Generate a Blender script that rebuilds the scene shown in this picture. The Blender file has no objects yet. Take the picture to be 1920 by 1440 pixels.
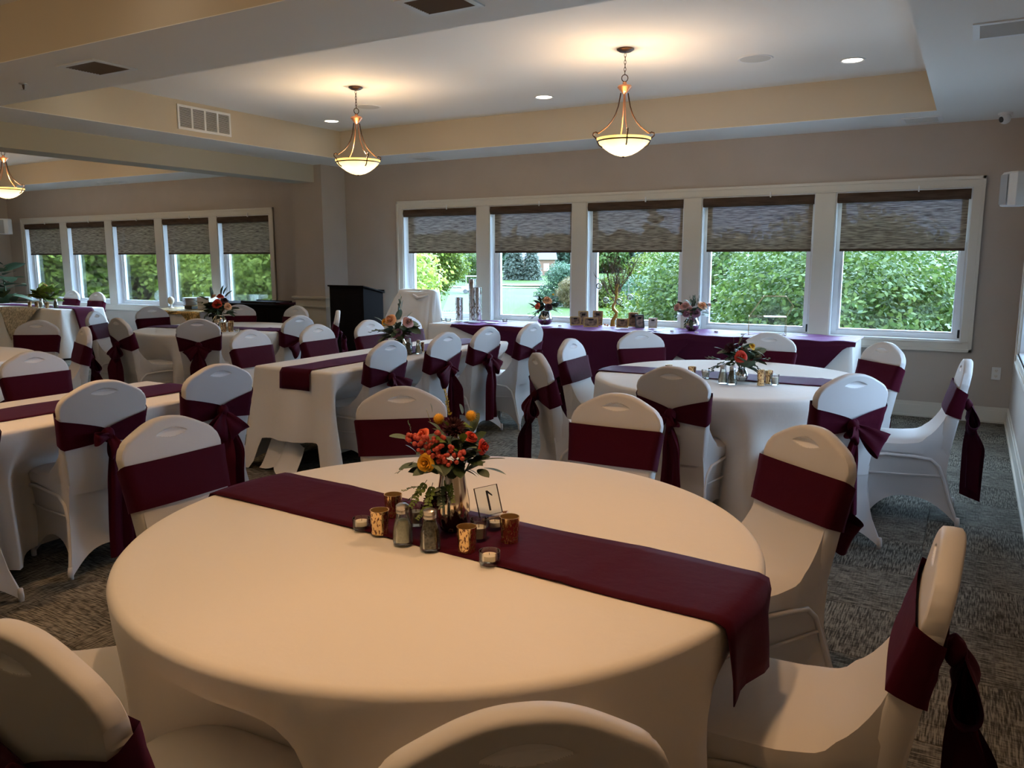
import bpy, bmesh, math, random
import numpy as np
from mathutils import Vector, Matrix
rnd = random.Random(7)
PI = math.pi
SC = bpy.context.scene
COL = SC.collection

# ------------------------------------------------------------------ camera, sky, sun, exposure
CAM_H, FPX = 1.56, 1493.76
yaw, pitch, roll = math.radians(29.8995), math.radians(-9.007), math.radians(0.0656)
cy_, sy_, cp_, sp_ = math.cos(yaw), math.sin(yaw), math.cos(pitch), math.sin(pitch)
fw = Vector((-sy_*cp_, cy_*cp_, sp_)); rt = Vector((cy_, sy_, 0)); dn = fw.cross(rt)
r2 = math.cos(roll)*rt + math.sin(roll)*dn
d2 = -math.sin(roll)*rt + math.cos(roll)*dn
cd = bpy.data.cameras.new('camera'); cam = bpy.data.objects.new('camera', cd); COL.objects.link(cam)
cd.sensor_width = 36.0; cd.lens = FPX/1920*36.0; cd.clip_start = 0.05; cd.clip_end = 900
M3 = Matrix((r2, -d2, -fw)).transposed()
cam.matrix_world = Matrix.Translation((0, 0, CAM_H)) @ M3.to_4x4()
SC.camera = cam
SC.view_settings.view_transform = 'Standard'; SC.view_settings.look = 'None'
SC.view_settings.gamma = 1.0; SC.view_settings.use_curve_mapping = False
SC.view_settings.exposure = 1.1
SC.cycles.max_bounces = 10; SC.cycles.transparent_max_bounces = 24
SC.cycles.diffuse_bounces = 5; SC.cycles.glossy_bounces = 4
SC.cycles.use_denoising = True
SC.cycles.sample_clamp_indirect = 4.0
SC.cycles.caustics_reflective = False; SC.cycles.caustics_refractive = False

SKY_STRENGTH = 5.2
SUN_E = 23.0
PENDANT_W = 13.0
DOWN_W = 30.0
wd = bpy.data.worlds.new('sky'); SC.world = wd; wd.use_nodes = True
nt = wd.node_tree; nt.nodes.clear()
o_ = nt.nodes.new('ShaderNodeOutputWorld'); bg = nt.nodes.new('ShaderNodeBackground')
tc = nt.nodes.new('ShaderNodeTexCoord'); nz = nt.nodes.new('ShaderNodeTexNoise'); rp = nt.nodes.new('ShaderNodeValToRGB')
nz.inputs['Scale'].default_value = 2.2; nz.inputs['Detail'].default_value = 6
rp.color_ramp.elements[0].position = .35; rp.color_ramp.elements[0].color = (.32, .49, .95, 1)
rp.color_ramp.elements[1].position = .68; rp.color_ramp.elements[1].color = (.62, .79, 1.0, 1)
nt.links.new(tc.outputs['Generated'], nz.inputs['Vector']); nt.links.new(nz.outputs['Fac'], rp.inputs['Fac'])
nt.links.new(rp.outputs['Color'], bg.inputs['Color']); bg.inputs['Strength'].default_value = SKY_STRENGTH
nt.links.new(bg.outputs[0], o_.inputs['Surface'])
sl = bpy.data.lights.new('veiled_sun', 'SUN'); sl.energy = SUN_E; sl.angle = math.radians(95); sl.color = (.52, .72, 1.0)
so = bpy.data.objects.new('veiled_sun', sl); COL.objects.link(so)
so.rotation_euler = Vector((-.16, -.74, -.60)).to_track_quat('-Z', 'Y').to_euler()

# ------------------------------------------------------------------ materials
def nodes(m):
    m.use_nodes = True; t = m.node_tree
    return t, t.nodes, t.links
def mat(name, col, rough=.6, metal=0., spec=.5, sheen=0., noise=None, bump=None, emit=None, estr=0., coat=0.):
    """noise=(scale, amount, stretch xyz) varies the colour; bump=(scale, strength, stretch)"""
    m = bpy.data.materials.new(name); t, N, L = nodes(m)
    b = N['Principled BSDF']
    b.inputs['Base Color'].default_value = (*col, 1); b.inputs['Roughness'].default_value = rough
    b.inputs['Metallic'].default_value = metal; b.inputs['Specular IOR Level'].default_value = spec
    b.inputs['Sheen Weight'].default_value = sheen; b.inputs['Coat Weight'].default_value = coat
    if emit: b.inputs['Emission Color'].default_value = (*emit, 1); b.inputs['Emission Strength'].default_value = estr
    if noise or bump:
        c = N.new('ShaderNodeTexCoord')
        def nn(sc, st):
            mp = N.new('ShaderNodeMapping'); mp.inputs['Scale'].default_value = st
            z = N.new('ShaderNodeTexNoise'); z.inputs['Scale'].default_value = sc; z.inputs['Detail'].default_value = 4
            L.new(c.outputs['Object'], mp.inputs['Vector']); L.new(mp.outputs[0], z.inputs['Vector']); return z
        if noise:
            z = nn(noise[0], noise[2] if len(noise) > 2 else (1, 1, 1)); r = N.new('ShaderNodeValToRGB'); a = noise[1]
            r.color_ramp.elements[0].position = .3; r.color_ramp.elements[1].position = .7
            r.color_ramp.elements[0].color = (*[x*(1-a) for x in col], 1); r.color_ramp.elements[1].color = (*[min(1, x*(1+a)) for x in col], 1)
            L.new(z.outputs['Fac'], r.inputs['Fac']); L.new(r.outputs['Color'], b.inputs['Base Color'])
        if bump:
            z = nn(bump[0], bump[2] if len(bump) > 2 else (1, 1, 1)); bp = N.new('ShaderNodeBump')
            bp.inputs['Strength'].default_value = bump[1]; bp.inputs['Distance'].default_value = .01
            L.new(z.outputs['Fac'], bp.inputs['Height']); L.new(bp.outputs[0], b.inputs['Normal'])
    return m
def mat_glass(name, tint=(1, 1, 1), refl=.06, rough=.02):
    m = bpy.data.materials.new(name); t, N, L = nodes(m); N.remove(N['Principled BSDF'])
    tr = N.new('ShaderNodeBsdfTransparent'); gl = N.new('ShaderNodeBsdfGlossy'); mx = N.new('ShaderNodeMixShader')
    fr = N.new('ShaderNodeFresnel'); fr.inputs['IOR'].default_value = 1.45
    ad = N.new('ShaderNodeMath'); ad.operation = 'MULTIPLY_ADD'; ad.inputs[1].default_value = .8; ad.inputs[2].default_value = refl*.3
    tr.inputs['Color'].default_value = (*tint, 1); gl.inputs['Roughness'].default_value = rough
    L.new(fr.outputs[0], ad.inputs[0]); L.new(ad.outputs[0], mx.inputs[0]); L.new(tr.outputs[0], mx.inputs[1]); L.new(gl.outputs[0], mx.inputs[2])
    L.new(mx.outputs[0], N['Material Output'].inputs['Surface']); return m
def mat_mercury(name, metalcol, dark, thr, scale=40, rough=.18, grad=None):
    """metal leaf broken by dark specks; grad = (z0, z1) adds more wear low down"""
    m = bpy.data.materials.new(name); t, N, L = nodes(m); b = N['Principled BSDF']
    b.inputs['Roughness'].default_value = rough
    c = N.new('ShaderNodeTexCoord'); z = N.new('ShaderNodeTexNoise'); z.inputs['Scale'].default_value = scale; z.inputs['Detail'].default_value = 5
    mp = N.new('ShaderNodeMapping'); mp.inputs['Scale'].default_value = (1, 1, .55)
    L.new(c.outputs['Object'], mp.inputs[0]); L.new(mp.outputs[0], z.inputs['Vector'])
    src = z.outputs['Fac']
    if grad:
        s = N.new('ShaderNodeSeparateXYZ'); L.new(c.outputs['Object'], s.inputs[0])
        g = N.new('ShaderNodeMapRange'); g.inputs['From Min'].default_value = grad[0]; g.inputs['From Max'].default_value = grad[1]
        g.inputs['To Min'].default_value = -.22; g.inputs['To Max'].default_value = .1; L.new(s.outputs['Z'], g.inputs['Value'])
        a = N.new('ShaderNodeMath'); a.operation = 'ADD'; L.new(src, a.inputs[0]); L.new(g.outputs[0], a.inputs[1]); src = a.outputs[0]
    r = N.new('ShaderNodeValToRGB'); r.color_ramp.elements[0].position = thr-.03; r.color_ramp.elements[1].position = thr+.03
    r.color_ramp.elements[0].color = (*dark, 1); r.color_ramp.elements[1].color = (*metalcol, 1)
    r2_ = N.new('ShaderNodeMapRange'); r2_.inputs['From Min'].default_value = thr-.03; r2_.inputs['From Max'].default_value = thr+.03
    L.new(src, r.inputs[0]); L.new(src, r2_.inputs['Value']); L.new(r.outputs[0], b.inputs['Base Color']); L.new(r2_.outputs[0], b.inputs['Metallic'])
    return m
def mat_leaf(name, c1, c2, trans=.35, rough=.5):
    m = bpy.data.materials.new(name); t, N, L = nodes(m); b = N['Principled BSDF']
    b.inputs['Roughness'].default_value = rough; b.inputs['Specular IOR Level'].default_value = .25
    g = N.new('ShaderNodeNewGeometry'); r = N.new('ShaderNodeValToRGB')
    r.color_ramp.elements[0].color = (*c1, 1); r.color_ramp.elements[1].color = (*c2, 1)
    L.new(g.outputs['Random Per Island'], r.inputs[0]); L.new(r.outputs[0], b.inputs['Base Color'])
    tl = N.new('ShaderNodeBsdfTranslucent'); mx = N.new('ShaderNodeMixShader'); mx.inputs[0].default_value = trans
    L.new(r.outputs[0], tl.inputs['Color']); L.new(b.outputs[0], mx.inputs[1]); L.new(tl.outputs[0], mx.inputs[2])
    L.new(mx.outputs[0], N['Material Output'].inputs['Surface']); return m
def mat_cloth(name, col, rough, sheen=.0, trans=0., bump=(60, .15), spec=.3, noise=None):
    m = mat(name, col, rough, 0, spec, sheen, noise=noise, bump=bump)
    if trans:
        t, N, L = nodes(m); b = N['Principled BSDF']
        tl = N.new('ShaderNodeBsdfTranslucent'); tl.inputs['Color'].default_value = (*col, 1)
        mx = N.new('ShaderNodeMixShader'); mx.inputs[0].default_value = trans
        L.new(b.outputs[0], mx.inputs[1]); L.new(tl.outputs[0], mx.inputs[2]); L.new(mx.outputs[0], N['Material Output'].inputs['Surface'])
    return m
def mat_shade():
    m = bpy.data.materials.new('woven_shade_fabric'); t, N, L = nodes(m); b = N['Principled BSDF']; b.inputs['Roughness'].default_value = .9
    b.inputs['Specular IOR Level'].default_value = .1
    c = N.new('ShaderNodeTexCoord')
    def st(sx, sz, sc):
        mp = N.new('ShaderNodeMapping'); mp.inputs['Scale'].default_value = (sx, 1, sz); z = N.new('ShaderNodeTexNoise')
        z.inputs['Scale'].default_value = sc; z.inputs['Detail'].default_value = 3
        L.new(c.outputs['Object'], mp.inputs[0]); L.new(mp.outputs[0], z.inputs['Vector']); return z
    h = st(2.0, 46, 4.5); v = st(60, 3, 4)
    r = N.new('ShaderNodeValToRGB'); r.color_ramp.elements[0].position = .38; r.color_ramp.elements[1].position = .62
    r.color_ramp.elements[0].color = (.11, .08, .06, 1); r.color_ramp.elements[1].color = (.42, .35, .26, 1)
    L.new(h.outputs['Fac'], r.inputs[0]); L.new(r.outputs[0], b.inputs['Base Color'])
    ad = N.new('ShaderNodeMath'); ad.operation = 'ADD'; L.new(h.outputs['Fac'], ad.inputs[0]); L.new(v.outputs['Fac'], ad.inputs[1])
    mr = N.new('ShaderNodeMapRange'); mr.inputs['From Min'].default_value = .7; mr.inputs['From Max'].default_value = 1.3
    mr.inputs['To Min'].default_value = .055; mr.inputs['To Max'].default_value = .15; L.new(ad.outputs[0], mr.inputs['Value'])
    tr = N.new('ShaderNodeBsdfTransparent'); tl = N.new('ShaderNodeBsdfTranslucent'); L.new(r.outputs[0], tl.inputs['Color'])
    m1 = N.new('ShaderNodeMixShader'); m1.inputs[0].default_value = .10; L.new(b.outputs[0], m1.inputs[1]); L.new(tl.outputs[0], m1.inputs[2])
    m2 = N.new('ShaderNodeMixShader'); L.new(mr.outputs[0], m2.inputs[0]); L.new(m1.outputs[0], m2.inputs[1]); L.new(tr.outputs[0], m2.inputs[2])
    L.new(m2.outputs[0], N['Material Output'].inputs['Surface']); return m
def mat_carpet(name, checker=False):
    m = bpy.data.materials.new(name); t, N, L = nodes(m); b = N['Principled BSDF']; b.inputs['Roughness'].default_value = .95
    b.inputs['Specular IOR Level'].default_value = .1
    c = N.new('ShaderNodeTexCoord'); oi = N.new('ShaderNodeObjectInfo')
    off = N.new('ShaderNodeVectorMath'); off.operation = 'MULTIPLY_ADD'; off.inputs[1].default_value = (1, 1, 1)
    if checker: L.new(c.outputs['Object'], off.inputs[0])
    else:
        L.new(c.outputs['Object'], off.inputs[0])
        mu = N.new('ShaderNodeMath'); mu.operation = 'MULTIPLY'; mu.inputs[1].default_value = 40; L.new(oi.outputs['Random'], mu.inputs[0])
        cb = N.new('ShaderNodeCombineXYZ'); L.new(mu.outputs[0], cb.inputs[0]); L.new(mu.outputs[0], cb.inputs[1]); L.new(cb.outputs[0], off.inputs[2])
    def st(sx, sy, sc, det=2):
        mp = N.new('ShaderNodeMapping'); mp.inputs['Scale'].default_value = (sx, sy, 1); z = N.new('ShaderNodeTexNoise')
        z.inputs['Scale'].default_value = sc; z.inputs['Detail'].default_value = det
        L.new(off.outputs[0], mp.inputs[0]); L.new(mp.outputs[0], z.inputs['Vector']); return z
    a = st(9, 95, 1.6); d = st(80, 12, 1.5); e = st(3, 3, 1.5)
    mx = N.new('ShaderNodeMath'); mx.operation = 'MULTIPLY_ADD'; mx.inputs[1].default_value = .35; L.new(d.outputs['Fac'], mx.inputs[0]); L.new(a.outputs['Fac'], mx.inputs[2])
    m3 = N.new('ShaderNodeMath'); m3.operation = 'MULTIPLY_ADD'; m3.inputs[1].default_value = .25; L.new(e.outputs['Fac'], m3.inputs[0]); L.new(mx.outputs[0], m3.inputs[2])
    r = N.new('ShaderNodeValToRGB'); E = r.color_ramp.elements
    E[0].position = .66; E[0].color = (.040, .037, .031, 1); E[1].position = .93; E[1].color = (.23, .215, .18, 1)
    x = E.new(.80); x.color = (.115, .107, .089, 1)
    L.new(m3.outputs[0], r.inputs[0]); L.new(r.outputs[0], b.inputs['Base Color'])
    bp = N.new('ShaderNodeBump'); bp.inputs['Strength'].default_value = .5; bp.inputs['Distance'].default_value = .004
    L.new(m3.outputs[0], bp.inputs['Height']); L.new(bp.outputs[0], b.inputs['Normal']); return m
def mat_bowl():
    m = bpy.data.materials.new('alabaster_glass_lit'); t, N, L = nodes(m); b = N['Principled BSDF']
    b.inputs['Base Color'].default_value = (.75, .5, .22, 1); b.inputs['Roughness'].default_value = .35
    c = N.new('ShaderNodeTexCoord'); s = N.new('ShaderNodeSeparateXYZ'); L.new(c.outputs['Object'], s.inputs[0])
    nz_ = N.new('ShaderNodeTexNoise'); nz_.inputs['Scale'].default_value = 9; L.new(c.outputs['Object'], nz_.inputs['Vector'])
    a = N.new('ShaderNodeMath'); a.operation = 'MULTIPLY_ADD'; a.inputs[1].default_value = .07; L.new(nz_.outputs['Fac'], a.inputs[0]); L.new(s.outputs['Z'], a.inputs[2])
    r = N.new('ShaderNodeValToRGB'); E = r.color_ramp.elements
    mr = N.new('ShaderNodeMapRange'); mr.inputs['From Min'].default_value = .02; mr.inputs['From Max'].default_value = .17; L.new(a.outputs[0], mr.inputs['Value'])
    E[0].position = 0; E[0].color = (1, .62, .25, 1); E[1].position = 1; E[1].color = (.85, .45, .10, 1)
    x = E.new(.35); x.color = (1.0, .80, .42, 1); x = E.new(.65); x.color = (1.0, .72, .30, 1)
    L.new(mr.outputs[0], r.inputs[0]); L.new(r.outputs[0], b.inputs['Emission Color']); b.inputs['Emission Strength'].default_value = 1.25
    return m
MT = {}
MT['wall'] = mat('greige_wall_paint', (.47, .415, .365), .85, spec=.2, noise=(3, .03), bump=(180, .05))
MT['tray'] = mat('tan_tray_paint', (.55, .49, .39), .85, spec=.2, bump=(180, .05))
MT['beam'] = mat('beam_paint', (.50, .47, .38), .85, spec=.2, bump=(180, .05))
MT['ceil'] = mat('ceiling_paint', (.80, .80, .77), .9, spec=.2, bump=(150, .06))
MT['trim'] = mat('cream_trim_paint', (.66, .63, .56), .45)
MT['vinyl'] = mat('white_vinyl', (.80, .82, .84), .35)
MT['wain'] = mat('wainscot_cream', (.60, .55, .45), .5)
MT['glass'] = mat_glass('window_glass', (.93, .97, .95))
MT['clear'] = mat_glass('clear_glass', (.96, .98, .97), .08)
MT['green_glass'] = mat_glass('greenish_glass', (.95, .985, .97), .12)
MT['shade'] = mat_shade()
MT['valance'] = mat('shade_valance', (.075, .048, .034), .8, noise=(5, .5, (1, 1, 30)), spec=.2)
MT['carpet'] = mat_carpet('carpet_tile_weave'); MT['carpetb'] = mat_carpet('carpet_beyond', True)
MT['cloth'] = mat_cloth('white_tablecloth', (.80, .77, .73), .8, sheen=.1, bump=(22, .12))
MT['spandex'] = mat_cloth('white_spandex_cover', (.64, .625, .615), .55, sheen=.05, bump=(300, .02), spec=.35)
MT['spandex_lit'] = mat_cloth('lit_white_spandex', (.95, .94, .93), .5, trans=.2, bump=None)  # paler copy of the cover: light on the hand-hole dent put into colour
MT['satin'] = mat_cloth('burgundy_satin', (.054, .0045, .0122), .6, sheen=.10, bump=(30, .12), spec=.04)
MT['satin_dark'] = mat_cloth('deep_burgundy_satin', (.04, .005, .012), .6, sheen=.06, bump=(25, .15), spec=.04)
MT['overlay'] = mat_cloth('plum_satin', (.046, .006, .020), .55, sheen=.34, bump=(6, .5), spec=.05)
for k_ in ('satin', 'satin_dark', 'overlay'): MT[k_].node_tree.nodes['Principled BSDF'].inputs['Sheen Tint'].default_value = (.50, .20, .55, 1)
MT['lace'] = mat('champagne_lace', (.42, .36, .26), .6, noise=(30, .6), bump=(40, .6))
MT['sequin'] = mat('gold_sequin', (.55, .36, .12), .3, metal=.7, noise=(45, .7), bump=(60, 1.))
MT['black'] = mat('black_brown_wood', (.010, .008, .008), .8, spec=.03)
MT['blackmat'] = mat('matte_black', (.015, .015, .017), .6)
MT['bronze'] = mat('oil_rubbed_bronze', (.06, .035, .025), .35, metal=.8)
MT['copper'] = mat('brushed_copper', (.45, .22, .13), .3, metal=.9)
MT['chrome'] = mat('brushed_lid_metal', (.6, .58, .55), .3, metal=1)
MT['bowl'] = mat_bowl()
MT['lens'] = mat('downlight_lens', (1, .9, .8), .5, emit=(1, .88, .72), estr=6)
MT['white'] = mat('white_plastic', (.75, .77, .78), .4)
MT['ivory'] = mat('white_ceramic', (.80, .78, .74), .25)
MT['grille'] = mat('speaker_grille', (.40, .43, .46), .7)
MT['vent_dark'] = mat('vent_shadow', (.03, .027, .022), .9)
MT['slat'] = mat('vent_slat', (.55, .55, .52), .5)
MT['slatb'] = mat('vent_slat_brown', (.16, .12, .09), .5)
MT['gold'] = mat_mercury('gold_votive_glass', (.85, .60, .30), (.16, .05, .018), .44, 170, .16)
MT['goldin'] = mat('gold_glass_inner', (.75, .55, .28), .3, metal=.8)
MT['merc'] = mat_mercury('silver_gold_mercury_glass', (.80, .72, .58), (.035, .012, .008), .42, 28, .12, grad=(.0, .10))
MT['silver'] = mat_mercury('silver_mercury_glass', (.74, .75, .74), (.12, .09, .07), .40, 30, .15)
MT['birch'] = mat_mercury('speckled_mercury_cylinder', (.80, .79, .78), (.22, .15, .10), .41, 40, .2)
MT['wax'] = mat('candle_wax', (.78, .70, .56), .5)
MT['salt'] = mat('salt', (.93, .88, .76), .9, noise=(200, .1)); MT['pepper'] = mat('pepper', (.17, .15, .10), .95, noise=(150, .6))
MT['treegold'] = mat('gold_painted_wood', (.50, .30, .06), .4, metal=.5); MT['twig'] = mat('twig_brown', (.14, .09, .05), .7)
MT['framegold'] = mat('gilt_frame', (.42, .30, .14), .35, metal=.7); MT['frameblack'] = mat('dark_frame', (.02, .018, .016), .4)
MT['photo'] = mat('portrait_print', (.20, .13, .10), .5, noise=(28, .9)); MT['photob'] = mat('pale_print', (.55, .57, .62), .5, noise=(24, .25))
MT['paper'] = mat('paper', (.62, .64, .66), .7); MT['crystal'] = mat_glass('crystal', (.95, .96, 1), .7)
MT['pearl'] = mat('pearl', (.8, .8, .8), .2)
MT['stem'] = mat('green_stem', (.06, .10, .03), .6)
for n, c in dict(f_red=(.62, .045, .02), f_coral=(.75, .14, .06), f_wine=(.05, .008, .014), f_yellow=(.80, .42, .02), f_peach=(.80, .42, .22), f_pink=(.62, .33, .30), f_mauve=(.30, .12, .17), f_berry=(.50, .07, .05), f_lime=(.55, .45, .06)).items():
    MT[n] = mat('petal_'+n[2:], c, .6, noise=(60, .25))
MT['l_euc'] = mat('eucalyptus_leaf', (.115, .165, .105), .55, noise=(30, .3)); MT['l_dark'] = mat('dark_leaf', (.036, .066, .026), .45, noise=(30, .3))
MT['l_gold'] = mat('variegated_leaf', (.26, .30, .06), .5, noise=(9, .7)); MT['l_fresh'] = mat('fresh_leaf', (.13, .20, .03), .5, noise=(30, .3))
MT['t_bright'] = mat_leaf('leaf_bright', (0.0486, 0.0870, 0.0094), (0.1667, 0.1972, 0.0225)); MT['t_mid'] = mat_leaf('leaf_mid', (0.0312, 0.0696, 0.0131), (0.1111, 0.1566, 0.0281))
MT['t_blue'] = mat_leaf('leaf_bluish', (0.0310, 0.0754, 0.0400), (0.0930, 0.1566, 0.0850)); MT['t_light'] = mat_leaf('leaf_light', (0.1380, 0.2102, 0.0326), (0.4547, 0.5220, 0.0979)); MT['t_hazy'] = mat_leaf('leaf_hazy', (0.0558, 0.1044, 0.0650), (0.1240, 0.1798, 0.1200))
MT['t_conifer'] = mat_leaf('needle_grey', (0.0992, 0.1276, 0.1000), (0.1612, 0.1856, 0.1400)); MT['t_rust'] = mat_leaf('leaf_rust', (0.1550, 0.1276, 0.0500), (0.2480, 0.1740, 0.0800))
MT['bark'] = mat('bark', (.10, .08, .06), .9, noise=(6, .4)); MT['lawn'] = mat('lawn', (.050, .088, .020), .95, spec=.1, noise=(.08, .25))
MT['sand'] = mat('sand', (.75, .68, .55), .9); MT['house'] = mat('house_siding', (.26, .14, .09), .8); MT['roof'] = mat('roof_mauve', (.11, .09, .11), .8)
MT['bounce_pale'] = mat('bounce_slab_pale', (.52, .51, .49), .9, noise=(2, .08))
MT['path'] = mat('cart_path', (.6, .58, .55), .9)
# ------------------------------------------------------------------ mesh helpers
class MB:
    def __init__(s): s.v = []; s.f = []; s.mi = []
    def add(s, vs, fs, mi=0):
        o = len(s.v); s.v += [tuple(p) for p in vs]; s.f += [tuple(i+o for i in f) for f in fs]; s.mi += [mi]*len(fs); return s
    def box(s, x0, x1, y0, y1, z0, z1, mi=0):
        v = [(x, y, z) for z in (z0, z1) for y in (y0, y1) for x in (x0, x1)]
        return s.add(v, [(0, 2, 3, 1), (4, 5, 7, 6), (0, 1, 5, 4), (2, 6, 7, 3), (0, 4, 6, 2), (1, 3, 7, 5)], mi)
    def grid(s, P, closed_u=False, closed_v=False, mi=0):
        """P[i][j] points"""
        n, m = len(P), len(P[0]); v = [p for r in P for p in r]; f = []
        for i in range(n if closed_u else n-1):
            for j in range(m if closed_v else m-1):
                a, b = i, (i+1) % n; c, d = j, (j+1) % m
                f.append((a*m+c, b*m+c, b*m+d, a*m+d))
        return s.add(v, f, mi)
    def lathe(s, prof, n=20, c=(0, 0, 0), mi=0):
        P = [[(c[0]+r*math.cos(2*PI*j/n), c[1]+r*math.sin(2*PI*j/n), c[2]+z) for j in range(n)] for r, z in prof]
        P = [list(reversed(r)) for r in P]
        return s.grid(P, closed_v=True, mi=mi)
    def tube(s, pts, rad, n=8, caps=True, mi=0):
        pts = [Vector(p) for p in pts]; k = len(pts)
        R = rad if isinstance(rad, (list, tuple)) else [rad]*k
        P = []; up = None
        for i, p in enumerate(pts):
            t = (pts[min(i+1, k-1)]-pts[max(i-1, 0)]).normalized()
            if up is None: up = Vector((0, 0, 1)) if abs(t.z) < .9 else Vector((1, 0, 0))
            a = t.cross(up)
            if a.length < 1e-5: a = t.cross(Vector((0, 1, 0)))
            a.normalize(); b = a.cross(t).normalized(); up = b
            P.append([p+R[i]*(math.cos(2*PI*j/n)*a+math.sin(2*PI*j/n)*b) for j in range(n)])
        s.grid(P, closed_v=True, mi=mi)
        if caps:
            for r, rev in ((P[0], False), (P[-1], True)): s.add(r, [tuple(range(n)) if not rev else tuple(reversed(range(n)))], mi)
        return s
    def mesh(s, name, mats, smooth=True, sharp=None):
        me = bpy.data.meshes.new(name); me.from_pydata(s.v, [], s.f)
        for m in (mats if isinstance(mats, (list, tuple)) else [mats]): me.materials.append(m)
        if any(s.mi): me.polygons.foreach_set('material_index', s.mi)
        bm = bmesh.new(); bm.from_mesh(me); bmesh.ops.remove_doubles(bm, verts=bm.verts, dist=1e-5); bmesh.ops.recalc_face_normals(bm, faces=bm.faces); bm.to_mesh(me); bm.free()
        if smooth:
            me.polygons.foreach_set('use_smooth', [True]*len(me.polygons))
            if sharp is not None: me.set_sharp_from_angle(angle=math.radians(sharp))
        return me
def link(name, me, parent=None, loc=(0, 0, 0), rot=(0, 0, 0), scale=(1, 1, 1), kind=None):
    o = bpy.data.objects.new(name, me); COL.objects.link(o); o.location = loc; o.rotation_euler = rot; o.scale = scale
    if parent: o.parent = parent
    if kind: o['kind'] = kind
    return o
def obj(name, mb, m, parent=None, loc=(0, 0, 0), rot=(0, 0, 0), smooth=True, sharp=35, kind=None, bevel=0):
    o = link(name, mb.mesh(name, m, smooth, sharp), parent, loc, rot, kind=kind)
    if bevel:
        b = o.modifiers.new('soft', 'BEVEL'); b.width = bevel; b.segments = 2; b.limit_method = 'ANGLE'
    return o
def tag(o, label, cat, group=None):
    o['label'] = label; o['category'] = cat
    if group: o['group'] = group
    return o
def thing(name, label, cat, loc=(0, 0, 0), rz=0., group=None):
    o = bpy.data.objects.new(name, None); COL.objects.link(o); o.empty_display_size = .1
    o.location = loc; o.rotation_euler = (0, 0, rz); return tag(o, label, cat, group)
def struct(name, mb, m, parent=None, smooth=False, label=None):
    o = obj(name, mb, m, parent, smooth=smooth)
    if parent is None: o['kind'] = 'structure'
    if label: o['label'] = label
    return o
def sempty(name):
    o = bpy.data.objects.new(name, None); COL.objects.link(o); o['kind'] = 'structure'; return o
def dup(root, loc, rz=None, label=None, group=None):
    r = root.copy(); COL.objects.link(r); r.location = loc
    if rz is not None: r.rotation_euler = (0, 0, rz)
    if label: r['label'] = label
    if group: r['group'] = group
    for ch in root.children:
        c = ch.copy(); COL.objects.link(c); c.parent = r
        for g in ch.children:
            d = g.copy(); COL.objects.link(d); d.parent = c
    return r
def sstep(a, b, x):
    t = min(1, max(0, (x-a)/(b-a))); return t*t*(3-2*t)
def lerp(a, b, t): return a+(b-a)*t
def interp(x, pts):
    if x <= pts[0][0]: return pts[0][1]
    for (a, b), (c, d) in zip(pts, pts[1:]):
        if x <= c: return b+(d-b)*(x-a)/(c-a)
    return pts[-1][1]

# ------------------------------------------------------------------ room
D = 8.7457; XR = .382; XL = -16.24; ZC = 2.80; ZT = 3.14; YB = -3.2
WT = .20
R_OPEN = [(-6.719, -5.542), (-5.355, -4.196), (-4.007, -2.829), (-2.634, -1.456), (-1.263, -.066)]
L_OPEN = [(-15.703, -14.561), (-14.352, -13.230), (-13.029, -11.885), (-11.686, -10.555), (-10.364, -9.224)]
ZO0, ZO1 = .755, 2.205
S_OPEN = [(3.95, 5.15), (5.33, 6.53), (6.71, 7.86)]       # openings in the side wall by the aisle
def wall_with_openings(lo, hi, opens, put):
    put(lo, hi, 0, ZO0); put(lo, hi, ZO1, ZC)
    e = [lo]+[q for o in opens for q in o]+[hi]
    for a, b in zip(e[0::2], e[1::2]): put(a, b, ZO0, ZO1)
w = MB(); wall_with_openings(XL, XR, sorted(L_OPEN+R_OPEN), lambda a, b, z0, z1: w.box(a, b, D, D+WT, z0, z1)); struct('wall_back', w, MT['wall'])
w = MB(); wall_with_openings(YB, D+WT, S_OPEN, lambda a, b, z0, z1: w.box(XR, XR+WT, a, b, z0, z1)); struct('wall_right', w, MT['wall'])
struct('wall_left', MB().box(XL-WT, XL, YB, D+WT, 0, ZC), MT['wall'])
struct('wall_front', MB().box(XL, XR, YB-WT, YB, 0, ZC), MT['wall'])
# floor with loose-laid carpet tiles
fl = struct('floor', MB().box(XL-.2, XR+.2, YB-.2, D+.2, -.15, -.006), MT['carpetb'])
TS = .5
tb = MB(); h_ = TS/2-.0012
tb.add([(x*a, y*a, z) for z, a in ((-.006, h_), (-.0012, h_), (0, h_-.0018)) for x, y in ((-1, -1), (1, -1), (1, 1), (-1, 1))],
       [(0, 1, 5, 4), (1, 2, 6, 5), (2, 3, 7, 6), (3, 0, 4, 7), (4, 5, 9, 8), (5, 6, 10, 9), (6, 7, 11, 10), (7, 4, 8, 11), (8, 9, 10, 11)])
tile_me = tb.mesh('carpet_tile', MT['carpet'], smooth=False)
for i in range(13):
    for j in range(18):
        x = XR-.01-TS/2-i*TS; y = D-.01-TS/2-j*TS
        link('carpet_tile', tile_me, fl, (x, y, 0), (0, 0, PI/2*((i+j) % 2)+(PI if rnd.random() < .5 else 0)))
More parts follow.
